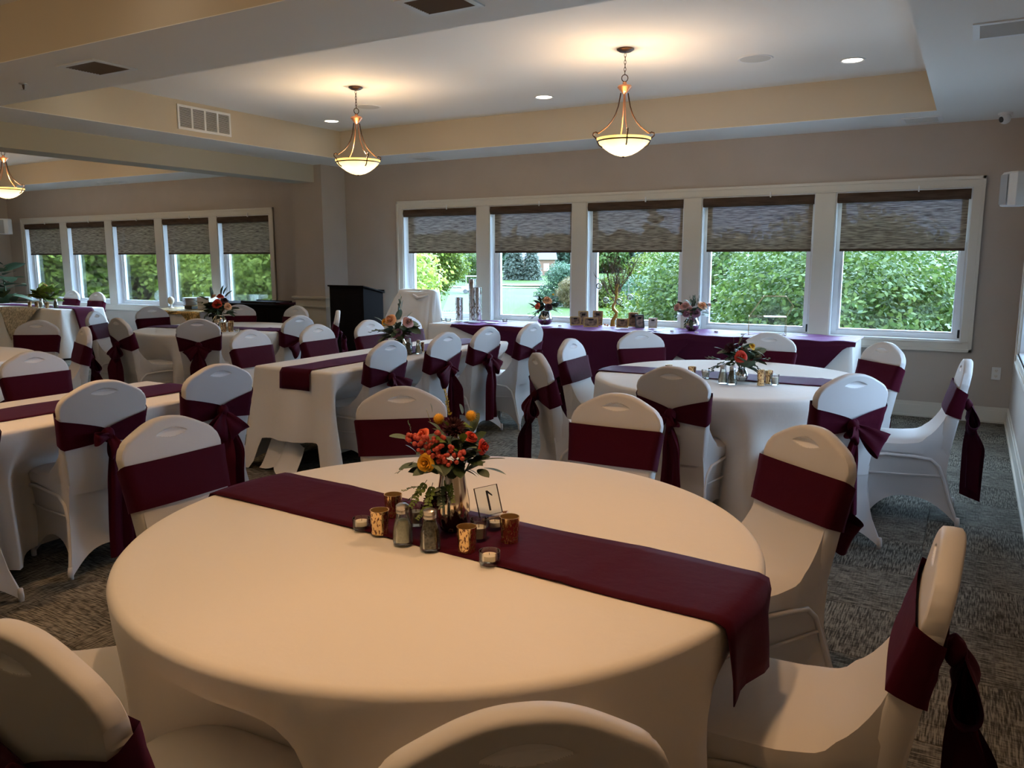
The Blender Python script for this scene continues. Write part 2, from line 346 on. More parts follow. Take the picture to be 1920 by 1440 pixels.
# ceiling: soffits round raised trays
def tray_set(x0, x1, hx0, hx1):
    s = MB(); ys = [(YB, -1.6), (3.03, 3.83), (7.98, D)]
    for a, b in ys: s.box(x0, x1, a, b, ZC, ZC+.004)
    for a, b in ((-1.6, 3.03), (3.83, 7.98)):
        s.box(x0, hx0, a, b, ZC, ZC+.004); s.box(hx1, x1, a, b, ZC, ZC+.004)
    t = MB(); c = MB()
    for a, b in ((-1.6, 3.03), (3.83, 7.98)):
        t.box(hx0-.03, hx0, a, b, ZC+.004, ZT); t.box(hx1, hx1+.03, a, b, ZC+.004, ZT); t.box(hx0-.03, hx1+.03, a-.03, a, ZC+.004, ZT); t.box(hx0-.03, hx1+.03, b, b+.03, ZC+.004, ZT)
        c.box(hx0-.1, hx1+.1, a-.1, b+.1, ZT, ZT+.08)
    return s, t, c
ce = sempty('ceiling')
for (a, b, c, d_) in ((-7.85, XR, -7.1, -.385), (XL, -8.2, -15.4, -8.95)):
    s, t, c_ = tray_set(a, b, c, d_)
    obj('soffit', s, MT['ceil'], ce, smooth=False); obj('tray_side', t, MT['tray'], ce, smooth=False, kind=None); obj('tray_ceiling', c_, MT['ceil'], ce, smooth=False)
struct('ceiling_beam', MB().box(-8.2, -7.85, YB, 8.277, 2.57, ZC+.004), MT['beam'])
pl = sempty('pilaster')
obj('shaft', MB().box(-8.256, -7.72, 8.277, D, 0, ZC), MT['wall'], pl, smooth=False)
pw = MB().box(-8.27, -7.705, 8.262, D, .0, .985); obj('wainscot_panel', pw, MT['wain'], pl, smooth=False)
pm = MB()
for z0, z1, e in ((.985, 1.002, .02), (1.002, 1.03, .038), (.885, .905, .03), (.0, .14, .012)): pm.box(-8.27-e, -7.705+e, 8.262-e, D, z0, z1)
obj('moulding', pm, MT['wain'], pl, smooth=False, bevel=.003)
# skirting
def skirt(name, x0, x1, y0, y1, nx, ny):
    b = MB()
    for t, z0, z1 in ((.016, 0, .118), (.028, 0, .02), (.010, .118, .15)):
        b.box(x0 - (t if nx < 0 else 0), x1 + (t if nx > 0 else 0), y0-(t if ny < 0 else 0), y1+(t if ny > 0 else 0), z0, z1)
    struct(name, b, MT['trim'])
skirt('baseboard_back', XL, XR, D, D, 0, -1); skirt('baseboard_right', XR, XR, YB, D, -1, 0); skirt('baseboard_left', XL, XL, YB, D, 1, 0)
# window casings
def casing(name, opens, axis, wallpos, zt=2.305, zb=.660):
    """flat boards with a raised outer bead round a row of windows, and boards between the windows"""
    root = sempty(name); lo = opens[0][0]-.092; hi = opens[-1][1]+.098
    def bx(b, a0, a1, z0, z1, t):
        if axis == 'x': b.box(a0, a1, wallpos-t, wallpos, z0, z1)
        else: b.box(wallpos-t, wallpos, a0, a1, z0, z1)
    for nm, (a0, a1, z0, z1) in dict(head_board=(lo, hi, ZO1, zt), sill_board=(lo, hi, zb, ZO0), side_board=(lo, opens[0][0], ZO0, ZO1)).items():
        b = MB(); bx(b, a0, a1, z0, z1, .018)
        if nm == 'head_board': bx(b, a0, a1, zt-.03, zt, .03); bx(b, opens[0][0]-.02, opens[-1][1]+.02, ZO1, ZO1+.016, .024)
        elif nm == 'sill_board': bx(b, a0, a1, zb, zb+.03, .03); bx(b, opens[0][0]-.02, opens[-1][1]+.02, ZO0-.016, ZO0, .024)
        else: bx(b, a0, a0+.028, zb, zt, .03)
        obj(nm, b, MT['trim'], root, smooth=False, bevel=.003)
    b = MB(); bx(b, opens[-1][1], hi, ZO0, ZO1, .018); bx(b, hi-.028, hi, zb, zt, .03); obj('side_board', b, MT['trim'], root, smooth=False, bevel=.003)
    for (p, q), (r, s) in zip(opens, opens[1:]):
        b = MB(); bx(b, q, r, ZO0, ZO1, .012); obj('mullion_board', b, MT['trim'], root, smooth=False, bevel=.002)
casing('trim_1', R_OPEN, 'x', D); casing('trim_2', L_OPEN, 'x', D); casing('trim_3', S_OPEN, 'y', XR)
wn = 0
def window(a0, a1, axis, wallpos):
    global wn; wn += 1
    r = sempty('window_%d' % wn)
    def bx(b, u0, u1, d0, d1, z0, z1):
        if axis == 'x': b.box(u0, u1, wallpos+d0, wallpos+d1, z0, z1)
        else: b.box(wallpos+d0, wallpos+d1, u0, u1, z0, z1)
    j = MB(); t = .012
    bx(j, a0, a0+t, 0, .15, ZO0, ZO1); bx(j, a1-t, a1, 0, .15, ZO0, ZO1); bx(j, a0+t, a1-t, 0, .15, ZO1-t, ZO1); obj('jamb', j, MT['vinyl'], r, smooth=False)
    j = MB(); bx(j, a0+t, a1-t, -.006, .15, ZO0, ZO0+.014); obj('sill', j, MT['vinyl'], r, smooth=False)
    j = MB(); f0, f1 = .10, .17
    for u0, u1, z0, z1, d in ((a0+t, a0+t+.05, ZO0+.014, ZO1-t, f0), (a1-t-.05, a1-t, ZO0+.014, ZO1-t, f0), (a0+t+.05, a1-t-.05, ZO0+.014, ZO0+.06, f0), (a0+t+.05, a1-t-.05, ZO1-t-.05, ZO1-t, f0),
                              (a0+t+.05, a0+t+.072, ZO0+.06, ZO1-t-.05, f0+.02), (a1-t-.072, a1-t-.05, ZO0+.06, ZO1-t-.05, f0+.02), (a0+t+.072, a1-t-.072, ZO0+.06, ZO0+.08, f0+.02)):
        bx(j, u0, u1, d, f1, z0, z1)
    obj('sash_frame', j, MT['vinyl'], r, smooth=False, bevel=.003)
    j = MB(); bx(j, a0+t+.05, a1-t-.05, .135, .139, ZO0+.06, ZO1-t-.05); obj('pane', j, MT['glass'], r, smooth=False)
for a, b in L_OPEN+R_OPEN: window(a, b, 'x', D)
for a, b in S_OPEN: window(a, b, 'y', XR)
struct('bounce_slab', MB().box(XL-1, XR+WT+3.2, D+WT+.02, D+WT+3.4, -.35, -.08).box(XR+WT+.02, XR+WT+3.2, -1.0, D+WT+.02, -.35, -.08), MT['bounce_pale'])  # added unseen slab that bounces daylight up to the ceiling
# roller shades
ordn = ['first', 'second', 'third', 'fourth', 'fifth']
def shade(a0, a1, label, group, chain=False, axis='x'):
    r = thing('roller_shade', label, 'window shade', (a0, D, 0) if axis == 'x' else (XR, a1, 0), 0 if axis == 'x' else -PI/2, group); W = a1-a0
    v = MB(); n = 8; zc = 2.150
    prof = [(.075, zc+.043), (.0, zc+.043)]+[(-.004-.012*math.sin(PI*k/n), zc+.043-.092*k/n) for k in range(n+1)]+[(.075, zc-.049)]
    P = [[(x, y, z) for y, z in prof] for x in (.014, W-.014)]
    v.grid(P, closed_v=True); v.add(P[0], [tuple(range(len(prof)))]); v.add(P[1], [tuple(reversed(range(len(prof))))])
    obj('valance', v, MT['valance'], r, sharp=40)
    obj('fabric', MB().box(.055, W-.03, .045, .047, 1.645, zc), MT['shade'], r, smooth=False)
    obj('hem_bar', MB().box(.055, W-.03, .040, .052, 1.620, 1.645), MT['valance'], r, smooth=False, bevel=.003)
    obj('bracket_clip', MB().box(W*.62-.006, W*.62+.006, -.033, -.014, zc+.03, zc+.085), MT['white'], r, smooth=False, bevel=.002)
    if chain:
        c = MB().tube([(W-.022, .02, 1.7), (W-.022, .02, .86)], .0022, 6).tube([(W-.016, .03, 1.7), (W-.016, .03, .86)], .0022, 6); obj('pull_chain', c, MT['chrome'], r)
        obj('chain_clip', MB().box(W-.032, W-.006, .008, .03, .79, .87), MT['blackmat'], r, smooth=False, bevel=.004)
for i, (a, b) in enumerate(R_OPEN):
    shade(a, b, 'brown woven roller shade half lowered in the %s window from the black podium' % ordn[i], 'shades over the memorial table', chain=i >= 3)
for i, (a, b) in enumerate(L_OPEN):
    shade(a, b, 'brown woven roller shade half lowered in the %s window from the head table plants' % ordn[i], 'shades behind the head table')
for i, (a, b) in enumerate(S_OPEN):  # unseen shades added to cut the daylight from the side wall
    shade(a, b, 'added unseen roller shade half lowered to dim the %s aisle side window' % ordn[i], 'added shades of the side windows', axis='y')
# ------------------------------------------------------------------ fixtures on ceiling and walls
def pendant(x, y, label, lit_r=.05):
    r = thing('pendant_lamp', label, 'lamp', (x, y, 2.34), rnd.random()*1.0+.3, 'bowl pendants'); zt = ZT-2.34
    obj('canopy', MB().lathe([(0, zt), (.066, zt), (.066, zt-.008), (.045, zt-.022), (.012, zt-.03), (.0, zt-.032)], 24), MT['bronze'], r)
    ch = MB(); k = 0; z = zt-.03
    while z > .615:
        pts = [(math.cos(2*PI*a/10)*.007*(1-k % 2), math.cos(2*PI*a/10)*.007*(k % 2), z-.016+math.sin(2*PI*a/10)*.017) for a in range(11)]
        ch.tube(pts, .0024, 5, caps=False); z -= .026; k += 1
    obj('chain', ch, MT['bronze'], r)
    obj('ring', MB().tube([(math.cos(2*PI*a/16)*.024, 0, .585+math.sin(2*PI*a/16)*.026) for a in range(17)], .0038, 6, caps=False), MT['bronze'], r)
    obj('hub', MB().lathe([(0, .56), (.014, .555), (.018, .54), (.05, .53), (.056, .518), (.045, .505), (.03, .488), (.012, .47), (0, .465)], 24), MT['copper'], r)
    for q in range(4):
        a = PI/2*q; c, s = math.cos(a), math.sin(a)
        prof = [(.028, .475), (.034, .44), (.045, .38), (.065, .32), (.095, .265), (.13, .225), (.17, .195), (.20, .175)]
        arm = obj('arm', MB().tube([(c*p, s*p, z) for p, z in prof], .0052, 7), MT['copper' if q % 2 else 'bronze'], r)
        sc = [(.20, .175), (.215, .185), (.236, .178), (.238, .16), (.222, .145), (.208, .13), (.205, .115), (.19, .085), (.165, .07)]
        obj('scroll_hook', MB().tube([(c*p, s*p, z) for p, z in sc], .0055, 7), MT['bronze'], arm)
    R = .205
    prof = [(0, 0), (.03, .003), (.07, .014), (.11, .034), (.15, .062), (.185, .094), (R, .118), (R+.006, .128), (R+.006, .137), (R-.004, .137), (.175, .1), (.14, .07), (.10, .045), (.05, .022), (0, .014)]
    obj('bowl', MB().lathe(prof, 40), MT['bowl'], r)
    obj('band', MB().lathe([(.199, .109), (.208, .113), (.208, .119), (.201, .117)], 40), MT['bronze'], r)
    obj('finial', MB().lathe([(0, -.012), (.008, -.008), (.01, 0), (.004, .004), (0, .005)], 12), MT['bronze'], r)
    l = bpy.data.lights.new('pendant_bulb', 'POINT'); l.energy = PENDANT_W; l.color = (1, .70, .42); l.shadow_soft_size = lit_r
    lo = bpy.data.objects.new('pendant_bulb', l); COL.objects.link(lo); lo.parent = r; lo.location = (0, 0, .16)
    return r
pendant(-5.16, 6.04, 'lit alabaster bowl pendant nearest the pilaster'); pendant(-2.45, 6.01, 'lit alabaster bowl pendant above the round table by the windows')
pendant(-11.2, 6.05, 'lit alabaster bowl pendant in the room beyond the beam')
for x, y, n in ((-2.45, .3, 'above the large near round table'), (-5.16, .3, 'above the left long table'), (-13.6, 6.05, 'above the head table'), (-11.2, .3, 'in the room beyond the beam, nearer the viewer')): pendant(x, y, 'lit alabaster bowl pendant '+n)
def downlight(x, y, label, warm=True, k=1.0):
    r = thing('recessed_downlight', label, 'downlight', (x, y, ZT), 0, 'recessed downlights')
    obj('trim_ring', MB().lathe([(.078, .002), (.1, .0), (.1, -.004), (.09, -.007), (.078, -.003)], 28), MT['white'], r)
    obj('lens', MB().lathe([(0, -.002), (.078, -.001)], 28), MT['lens'], r)
    l = bpy.data.lights.new('downlight_beam', 'SPOT'); l.energy = DOWN_W*k; l.color = (1, .56, .26) if warm else (1, .80, .60); l.spot_size = math.radians(92); l.spot_blend = .9; l.shadow_soft_size = .075
    lo = bpy.data.objects.new('downlight_beam', l); COL.objects.link(lo); lo.parent = r; lo.location = (0, 0, -.012)
for x, y, n in ((-6.65, 7.34, 'beside the left pendant'), (-3.85, 7.34, 'between the two pendants'), (-.99, 7.27, 'near the aisle end of the tray')):
    downlight(x, y, 'small lit recessed downlight in the tray ceiling, '+n, False, .35)
for x, n in ((-6.65, 'left of three'), (-3.85, 'middle of three'), (-.99, 'right of three')):
    downlight(x, 4.5, 'recessed downlight hidden behind the soffit edge, '+n, True, .35)
    downlight(x, 1.15, 'recessed downlight in the tray over the near tables, '+n, True, 1.75); downlight(x, 2.6, 'recessed downlight in the near tray close to the soffit edge, '+n, True, 1.2)
for x, y, n in ((-1.66, 6.82, 'right of the pendant over the window round table'), (-5.70, 6.86, 'just behind the pendant nearest the pilaster')):
    r = thing('ceiling_speaker', 'round white flush ceiling speaker '+n, 'speaker', (x, y, ZT))
    obj('rim', MB().lathe([(.12, -.004), (.135, -.006), (.14, 0)], 32), MT['white'], r); obj('grille', MB().lathe([(0, -.006), (.12, -.004)], 32), MT['slat'], r)
def vent(x0, x1, y0, y1, label, brown=False, along='x', fw_=.035):
    r = thing('ceiling_vent', label, 'vent', ((x0+x1)/2, (y0+y1)/2, ZC), 0, 'ceiling vents'); a, b = (x1-x0)/2, (y1-y0)/2
    f = MB().box(-a, a, -b, -b+fw_, -.008, 0).box(-a, a, b-fw_, b, -.008, 0).box(-a, -a+fw_, -b+fw_, b-fw_, -.008, 0).box(a-fw_, a, -b+fw_, b-fw_, -.008, 0)
    obj('frame', f, MT['white'], r, smooth=False, bevel=.002); obj('backing', MB().box(-a+fw_, a-fw_, -b+fw_, b-fw_, -.0012, -.0004), MT['vent_dark'], r, smooth=False)
    s = MB(); n = 12
    for k in range(n):
        if along == 'x':
            yy = lerp(-b+fw_, b-fw_, (k+.5)/n); s.add([(-a+fw_, yy-.008, -.002), (a-fw_, yy-.008, -.002), (a-fw_, yy+.006, -.008), (-a+fw_, yy+.006, -.008)], [(0, 1, 2, 3)])
        else:
            xx = lerp(-a+fw_, a-fw_, (k+.5)/n); s.add([(xx-.006, -b+fw_, -.007), (xx-.006, b-fw_, -.007), (xx+.006, b-fw_, -.002), (xx+.006, -b+fw_, -.002)], [(0, 1, 2, 3)])
    obj('louvers', s, MT['slatb'] if brown else MT['slat'], r, smooth=False, kind='stuff')
vent(-2.56, -2.21, 3.29, 3.58, 'ceiling vent with brown louvres at the top edge of the photo', True, 'x'); vent(-5.30, -4.91, 3.25, 3.57, 'brown louvred ceiling vent on the soffit beside the sprinkler', True, 'x')
vent(-.69, -.355, 8.24, 8.58, 'grey ceiling vent close to the security camera'); vent(-6.29, -5.99, 8.29, 8.61, 'pale ceiling vent between the two pendants, above the window wall'); vent(-.11, .25, 5.17, 5.53, 'white ceiling vent over the aisle at the upper right')
vent(-12.7, -12.25, 8.32, 8.56, 'pale ceiling vent beyond the beam')
rg = thing('wall_register', 'large white four-bay louvred return grille on the tray side', 'vent', (-7.1, 5.905, 2.975), PI/2)
a, b = .335, .122
f = MB().box(-a, a, -.012, 0, -b, -b+.025).box(-a, a, -.012, 0, b-.025, b)
for k in range(5): xx = lerp(-a, a-.022, k/4); f.box(xx, xx+.022, -.012, 0, -b+.025, b-.025)
obj('frame', f, MT['white'], rg, smooth=False)
for k in range(4):
    x0 = lerp(-a, a-.022, k/4)+.022; x1 = lerp(-a, a-.022, (k+1)/4); s = MB().box(x0, x1, -.002, -.001, -b+.025, b-.025, 1)
    for q in range(15):
        zz = lerp(-b+.028, b-.028, (q+.5)/15); s.add([(x0, -.011, zz-.005), (x1, -.011, zz-.005), (x1, -.003, zz+.004), (x0, -.003, zz+.004)], [(0, 1, 2, 3)])
    obj('louvre_panel', s, [MT['white'], MT['vent_dark']], rg, smooth=False)
sp = thing('fire_sprinkler', 'small metal fire sprinkler head under the soffit', 'sprinkler', (-6.02, 3.44, ZC))
obj('escutcheon', MB().lathe([(0, -.001), (.03, -.001), (.028, -.008), (.012, -.012), (0, -.012)], 16), MT['chrome'], sp)
obj('nozzle', MB().lathe([(0, -.01), (.009, -.012), (.007, -.03), (.004, -.045), (0, -.045)], 10), MT['bronze'], sp); obj('deflector', MB().lathe([(0, -.044), (.017, -.046), (.017, -.049), (0, -.049)], 12), MT['chrome'], sp)
sc_ = thing('security_camera', 'white dome security camera under the ceiling corner', 'camera', (.13, 8.40, ZC), math.radians(-35))
obj('base', MB().lathe([(0, 0), (.055, 0), (.055, -.012), (.048, -.018), (0, -.018)], 24), MT['white'], sc_)
obj('eyeball', MB().lathe([(0, -.018)]+[(.046*math.sin(PI*k/10)+.0001, -.048+.046*math.cos(PI*k/10)) for k in range(2, 11)], 24), MT['white'], sc_)
lm = MB().lathe([(.025, 0), (.025, .006), (.0, .010)], 20); obj('lens', lm, MT['blackmat'], sc_, (-.004, -.042, -.058), (math.radians(105), 0, math.radians(-20)))
def speaker(loc, rz, label):
    r = thing('wall_speaker', label, 'speaker', loc, rz)
    P = []
    for z, s in ((-.14, .94), (-.135, 1), (.125, 1), (.14, .9)):
        P.append([(x*s, y*s, z) for x, y in ((-.075, .085), (-.105, .02), (-.10, -.055), (-.055, -.095), (.055, -.095), (.10, -.055), (.105, .02), (.075, .085))])
    m = MB().grid(P, closed_v=True); m.add(P[0], [tuple(range(8))]); m.add(P[-1], [tuple(reversed(range(8)))]); obj('cabinet', m, MT['white'], r, sharp=25, bevel=.006)
    obj('grille', MB().grid([[(x, -.0975-.012*math.cos(x*14), z) for x in (-.052, -.026, 0, .026, .052)] for z in (-.125, 0, .118)]), MT['grille'], r)
    obj('bracket', MB().tube([(0, .08, 0), (0, .12, 0), (0, .15, .02)], .014, 8), MT['white'], r)
speaker((.25, 8.0, 2.12), math.radians(-62), 'white loudspeaker mounted at the aisle end of the window wall'); speaker((-15.62, 8.35, 2.14), math.radians(25), 'white loudspeaker in the far corner beyond the beam')
ou = thing('wall_outlet', 'white duplex outlet low on the wall by the aisle', 'outlet', (.252, D, .473))
obj('plate', MB().box(-.038, .038, -.006, 0, -.06, .06), MT['white'], ou, smooth=False, bevel=.003)
for z in (-.026, .026):
    s = obj('socket', MB().lathe([(0, .002), (.017, .002), (.017, 0)], 16), MT['ivory'], ou, (0, -.006, z), (PI/2, 0, 0))
    obj('slots', MB().box(-.008, -.005, -.001, .006, .0022, .0028).box(.005, .008, -.001, .006, .0022, .0028).box(-.002, .002, -.01, -.006, .0022, .0028), MT['blackmat'], s, smooth=False)

# ------------------------------------------------------------------ tables, cloths, runners
ZTAB = .757; ZCL = .765
def seat_dents(chairs, edge_fn):
    """chairs: list of (x, y, facing angle); returns [(px, py, depth)] where a tucked seat pushes the cloth in"""
    out = []
    for x, y, th in chairs:
        fx, fy = -math.sin(th), math.cos(th); g, px, py = edge_fn(x, y, fx, fy)
        dep = .545-g
        if dep > 0: out.append((px, py, dep))
    return out
def drape(name, label, cat, outline, ztop, zhem, dents, seed, m, fold=.03, flare=.05, nd=14, hemfn=None, top=True, group=None, freq=1.0, dent_hw=.25, corners=()):
    """outline: closed list of (x, y, nx, ny, s). A table top of cloth with a rolled edge and a falling, folded side"""
    q = random.Random(seed); n = len(outline); cx = sum(o[0] for o in outline)/n; cy = sum(o[1] for o in outline)/n
    per = outline[-1][4]; k = [(q.randint(int(per*1.6*freq), int(per*3.4*freq)+1), q.random()*6.28, .5+q.random()*.5) for _ in range(5)]
    def fv(s):
        v = 0
        for a, b, c in k: v += c*math.sin(2*PI*a*s/per+b)
        v /= 2.2; return math.copysign(abs(v)**.8, v)
    rings = []
    if top:
        for f in (.03, .25, .5, .72, .88, .96):
            R = []
            for x, y, nx, ny, s in outline:
                g = f*(1-.02/max(.3, math.hypot(x-cx, y-cy))); px, py = cx+(x-cx)*g, cy+(y-cy)*g; R.append((px, py, ztop+.0012*math.sin(9*px+5*py+seed)))
            rings.append(R)
    for a in (0, 30, 60, 85):
        a = math.radians(a); rings.append([(x+nx*.022*(math.sin(a)-1), y+ny*.022*(math.sin(a)-1), ztop-.022*(1-math.cos(a))) for x, y, nx, ny, s in outline])
    for i in range(1, nd+1):
        t = i/nd; R = []
        for x, y, nx, ny, s in outline:
            zh = hemfn(x, y, s) if hemfn else zhem
            z = lerp(ztop-.022, zh, t); dep = 0
            for px, py, dd in dents:
                e = math.hypot(x-px, y-py); wgt = math.exp(-(e/dent_hw)**4); dep = max(dep, dd*wgt)
            dn_ = sstep(ztop-.04, .50, z) if False else 1-sstep(.47, ztop-.03, z)
            off = flare*t**1.2+fold*fv(s)*t**1.1*(1-.6*min(1, dep/.1))-dep*dn_
            if corners:
                cr = min(math.hypot(x-a_, y-b_) for a_, b_ in corners); off += (.10*math.exp(-(cr/.09)**2)-.035*math.exp(-((cr-.20)/.07)**2)+.02*math.exp(-((cr-.36)/.08)**2))*t**1.1*(1-min(1, dep/.1))
            R.append((x+nx*off, y+ny*off, max(.006, z)))
        rings.append(R)
    mb = MB().grid(rings, closed_v=True)
    if top: mb.add(rings[0], [tuple(reversed(range(n)))])
    o = obj(name, mb, m, smooth=True, sharp=None); return tag(o, label, cat, group)
def circ(cx, cy, R, n=200): return [(cx+R*math.cos(2*PI*i/n), cy+R*math.sin(2*PI*i/n), math.cos(2*PI*i/n), math.sin(2*PI*i/n), 2*PI*R*(i+ (0 if i < n-1 else 1))/n) for i in range(n)]
def rrect(x0, x1, y0, y1, rc=.03, step=.03):
    pts = []; s = 0
    def seg(a, b, nx, ny):
        L_ = math.hypot(b[0]-a[0], b[1]-a[1]); k = max(1, int(L_/step))
        for i in range(k): pts.append((lerp(a[0], b[0], i/k), lerp(a[1], b[1], i/k), nx, ny))
    def arc(cx, cy, a0):
        for i in range(5): a = a0+PI/2*i/5; pts.append((cx+rc*math.cos(a), cy+rc*math.sin(a), math.cos(a), math.sin(a)))
    seg((x1, y0+rc), (x1, y1-rc), 1, 0); arc(x1-rc, y1-rc, 0); seg((x1-rc, y1), (x0+rc, y1), 0, 1); arc(x0+rc, y1-rc, PI/2)
    seg((x0, y1-rc), (x0, y0+rc), -1, 0); arc(x0+rc, y0+rc, PI); seg((x0+rc, y0), (x1-rc, y0), 0, -1); arc(x1-rc, y0+rc, 1.5*PI)
    out = []
    for i, p in enumerate(pts):
        if i: s += math.hypot(p[0]-pts[i-1][0], p[1]-pts[i-1][1])
        out.append((*p, s))
    return out
def table_round(cx, cy, R, label):
    r = thing('round_table', label, 'table', (cx, cy, 0), 0, 'round folding tables')
    obj('tabletop', MB().lathe([(0, ZTAB), (R-.03, ZTAB), (R-.03, ZTAB-.02), (0, ZTAB-.02)], 48), MT['wain'], r)
    for a in range(4):
        c, s = math.cos(PI/4+PI/2*a), math.sin(PI/4+PI/2*a); obj('leg', MB().tube([(c*.35, s*.35, ZTAB-.02), (c*.42, s*.42, .0)], .014, 8), MT['blackmat'], r)
def table_rect(x0, x1, y0, y1, label):
    r = thing('folding_table', label, 'table', ((x0+x1)/2, (y0+y1)/2, 0), 0, 'rectangular folding tables'); a, b = (x1-x0)/2-.03, (y1-y0)/2-.03
    obj('tabletop', MB().box(-a, a, -b, b, ZTAB-.02, ZTAB), MT['wain'], r, smooth=False)
    for sx in (-1, 1):
        for sy in (-1, 1): px, py = (a-.12)*sx, (b-.12)*sy; obj('leg', MB().tube([(px, py, ZTAB-.02), (px, py, 0)], .014, 8), MT['blackmat'], r)
def face(x, y, tx, ty): return math.atan2(-(tx-x), ty-y)
def edge_circle(cx, cy, R):
    def f(x, y, fx, fy):
        dx, dy = x-cx, y-cy; d = math.hypot(dx, dy); return d-R, cx+dx/d*R, cy+dy/d*R
    return f
def edge_side(x0, x1, y0, y1):
    def f(x, y, fx, fy):
        if abs(fx) > abs(fy):
            e = x1 if fx < 0 else x0; return (x-e)*(1 if fx < 0 else -1), e, y
        e = y1 if fy < 0 else y0; return (y-e)*(1 if fy < 0 else -1), x, e
    return f
def runner(name, label, pts_fn, length, width, drop0, drop1, m, nl=70, nw=9, seed=1, group=None, crease=()):
    """strip; pts_fn(u, v) gives the top point for u along the length, v across (both in metres)"""
    q = random.Random(seed); P = []
    for i in range(nl+1):
        P.append([pts_fn(i/nl, j/nw-.5) for j in range(nw+1)])
    # two faces with thickness
    mb = MB().grid(P); o = obj(name, mb, m, smooth=True, sharp=60)
    so_ = o.modifiers.new('thickness', 'SOLIDIFY'); so_.thickness = .0025; so_.offset = -1
    return tag(o, label, 'table runner', group)
def runner_round(cx, cy, R, ang, offs, width, h0, h1, label, seed, m=None, x_shift=0., group='burgundy table runners'):
    q = random.Random(seed); ph = [q.random()*6 for _ in range(4)]
    ca, sa = math.cos(ang), math.sin(ang); zt = ZCL+.004; rr = R+.004
    def fn(u, v):
        w = v*width+offs; half = math.sqrt(rr*rr-w*w); L0 = half+h0; L1 = half+h1
        s = lerp(-L0, L1, u); wob = .006*math.sin(3*s+ph[0])*(1 if v > 0 else -1)*abs(v)*2
        zb = .0018*(1+math.sin(11*s+4*v+ph[1])) + .004*math.exp(-((s-.52-.08*v)/.012)**2)+.003*math.exp(-((s+.55)/.015)**2)
        e = half-.012
        if abs(s) <= e: x, z = s, zt+zb
        else:
            d = abs(s)-e; sg = 1 if s > 0 else -1
            if d < .04: a = d/.04*PI/2; x, z = sg*(e+.025*math.sin(a)), zt-.025*(1-math.cos(a))+zb*(1-d/.04)
            else: x, z = sg*(e+.027+.012*math.sin(9*v+ph[2])*min(1, (d-.04)/.1)+.05*(d-.04)), zt-.025-(d-.04)
        yy = w+wob; return (cx+x*ca-yy*sa, cy+x*sa+yy*ca, z)
    return runner('table_runner', label, fn, 1, width, 0, 0, m or MT['satin'], group=group)
def runner_rect(x0, x1, y0, y1, axis, h0, h1, label, seed, group='burgundy table runners', zt=None, lo=None, hi=None):
    """strip between x0..x1 / y0..y1 on the top, hanging h0/h1 beyond the ends along axis"""
    q = random.Random(seed); ph = [q.random()*6 for _ in range(4)]; zt = (zt or ZCL)+.004
    a, b = (y0, y1) if axis == 'y' else (x0, x1); c, d = (x0, x1) if axis == 'y' else (y0, y1)
    def fn(u, v):
        s = lerp(a-h0, b+h1, u); w = lerp(c, d, v+.5)+.012*math.sin(2.1*s+ph[0])*(v)*2
        zb = .0018*(1+math.sin(10*s+5*v+ph[1]))
        e0, e1 = a+.012, b-.012
        if e0 <= s <= e1: p, z = s, zt+zb
        else:
            dd = (e0-s) if s < e0 else (s-e1); sg = -1 if s < e0 else 1; e = e0 if s < e0 else e1
            if dd < .04: t = dd/.04*PI/2; p, z = e+sg*.025*math.sin(t), zt-.025*(1-math.cos(t))+zb*(1-dd/.04)
            else: p, z = e+sg*(.027+.05*(dd-.04)+.004*math.sin(7*v+ph[2])), zt-.025-(dd-.04)
        return (w, p, z) if axis == 'y' else (p, w, z)
    return runner('table_runner', label, fn, 1, 1, 0, 0, MT['satin'], group=group)
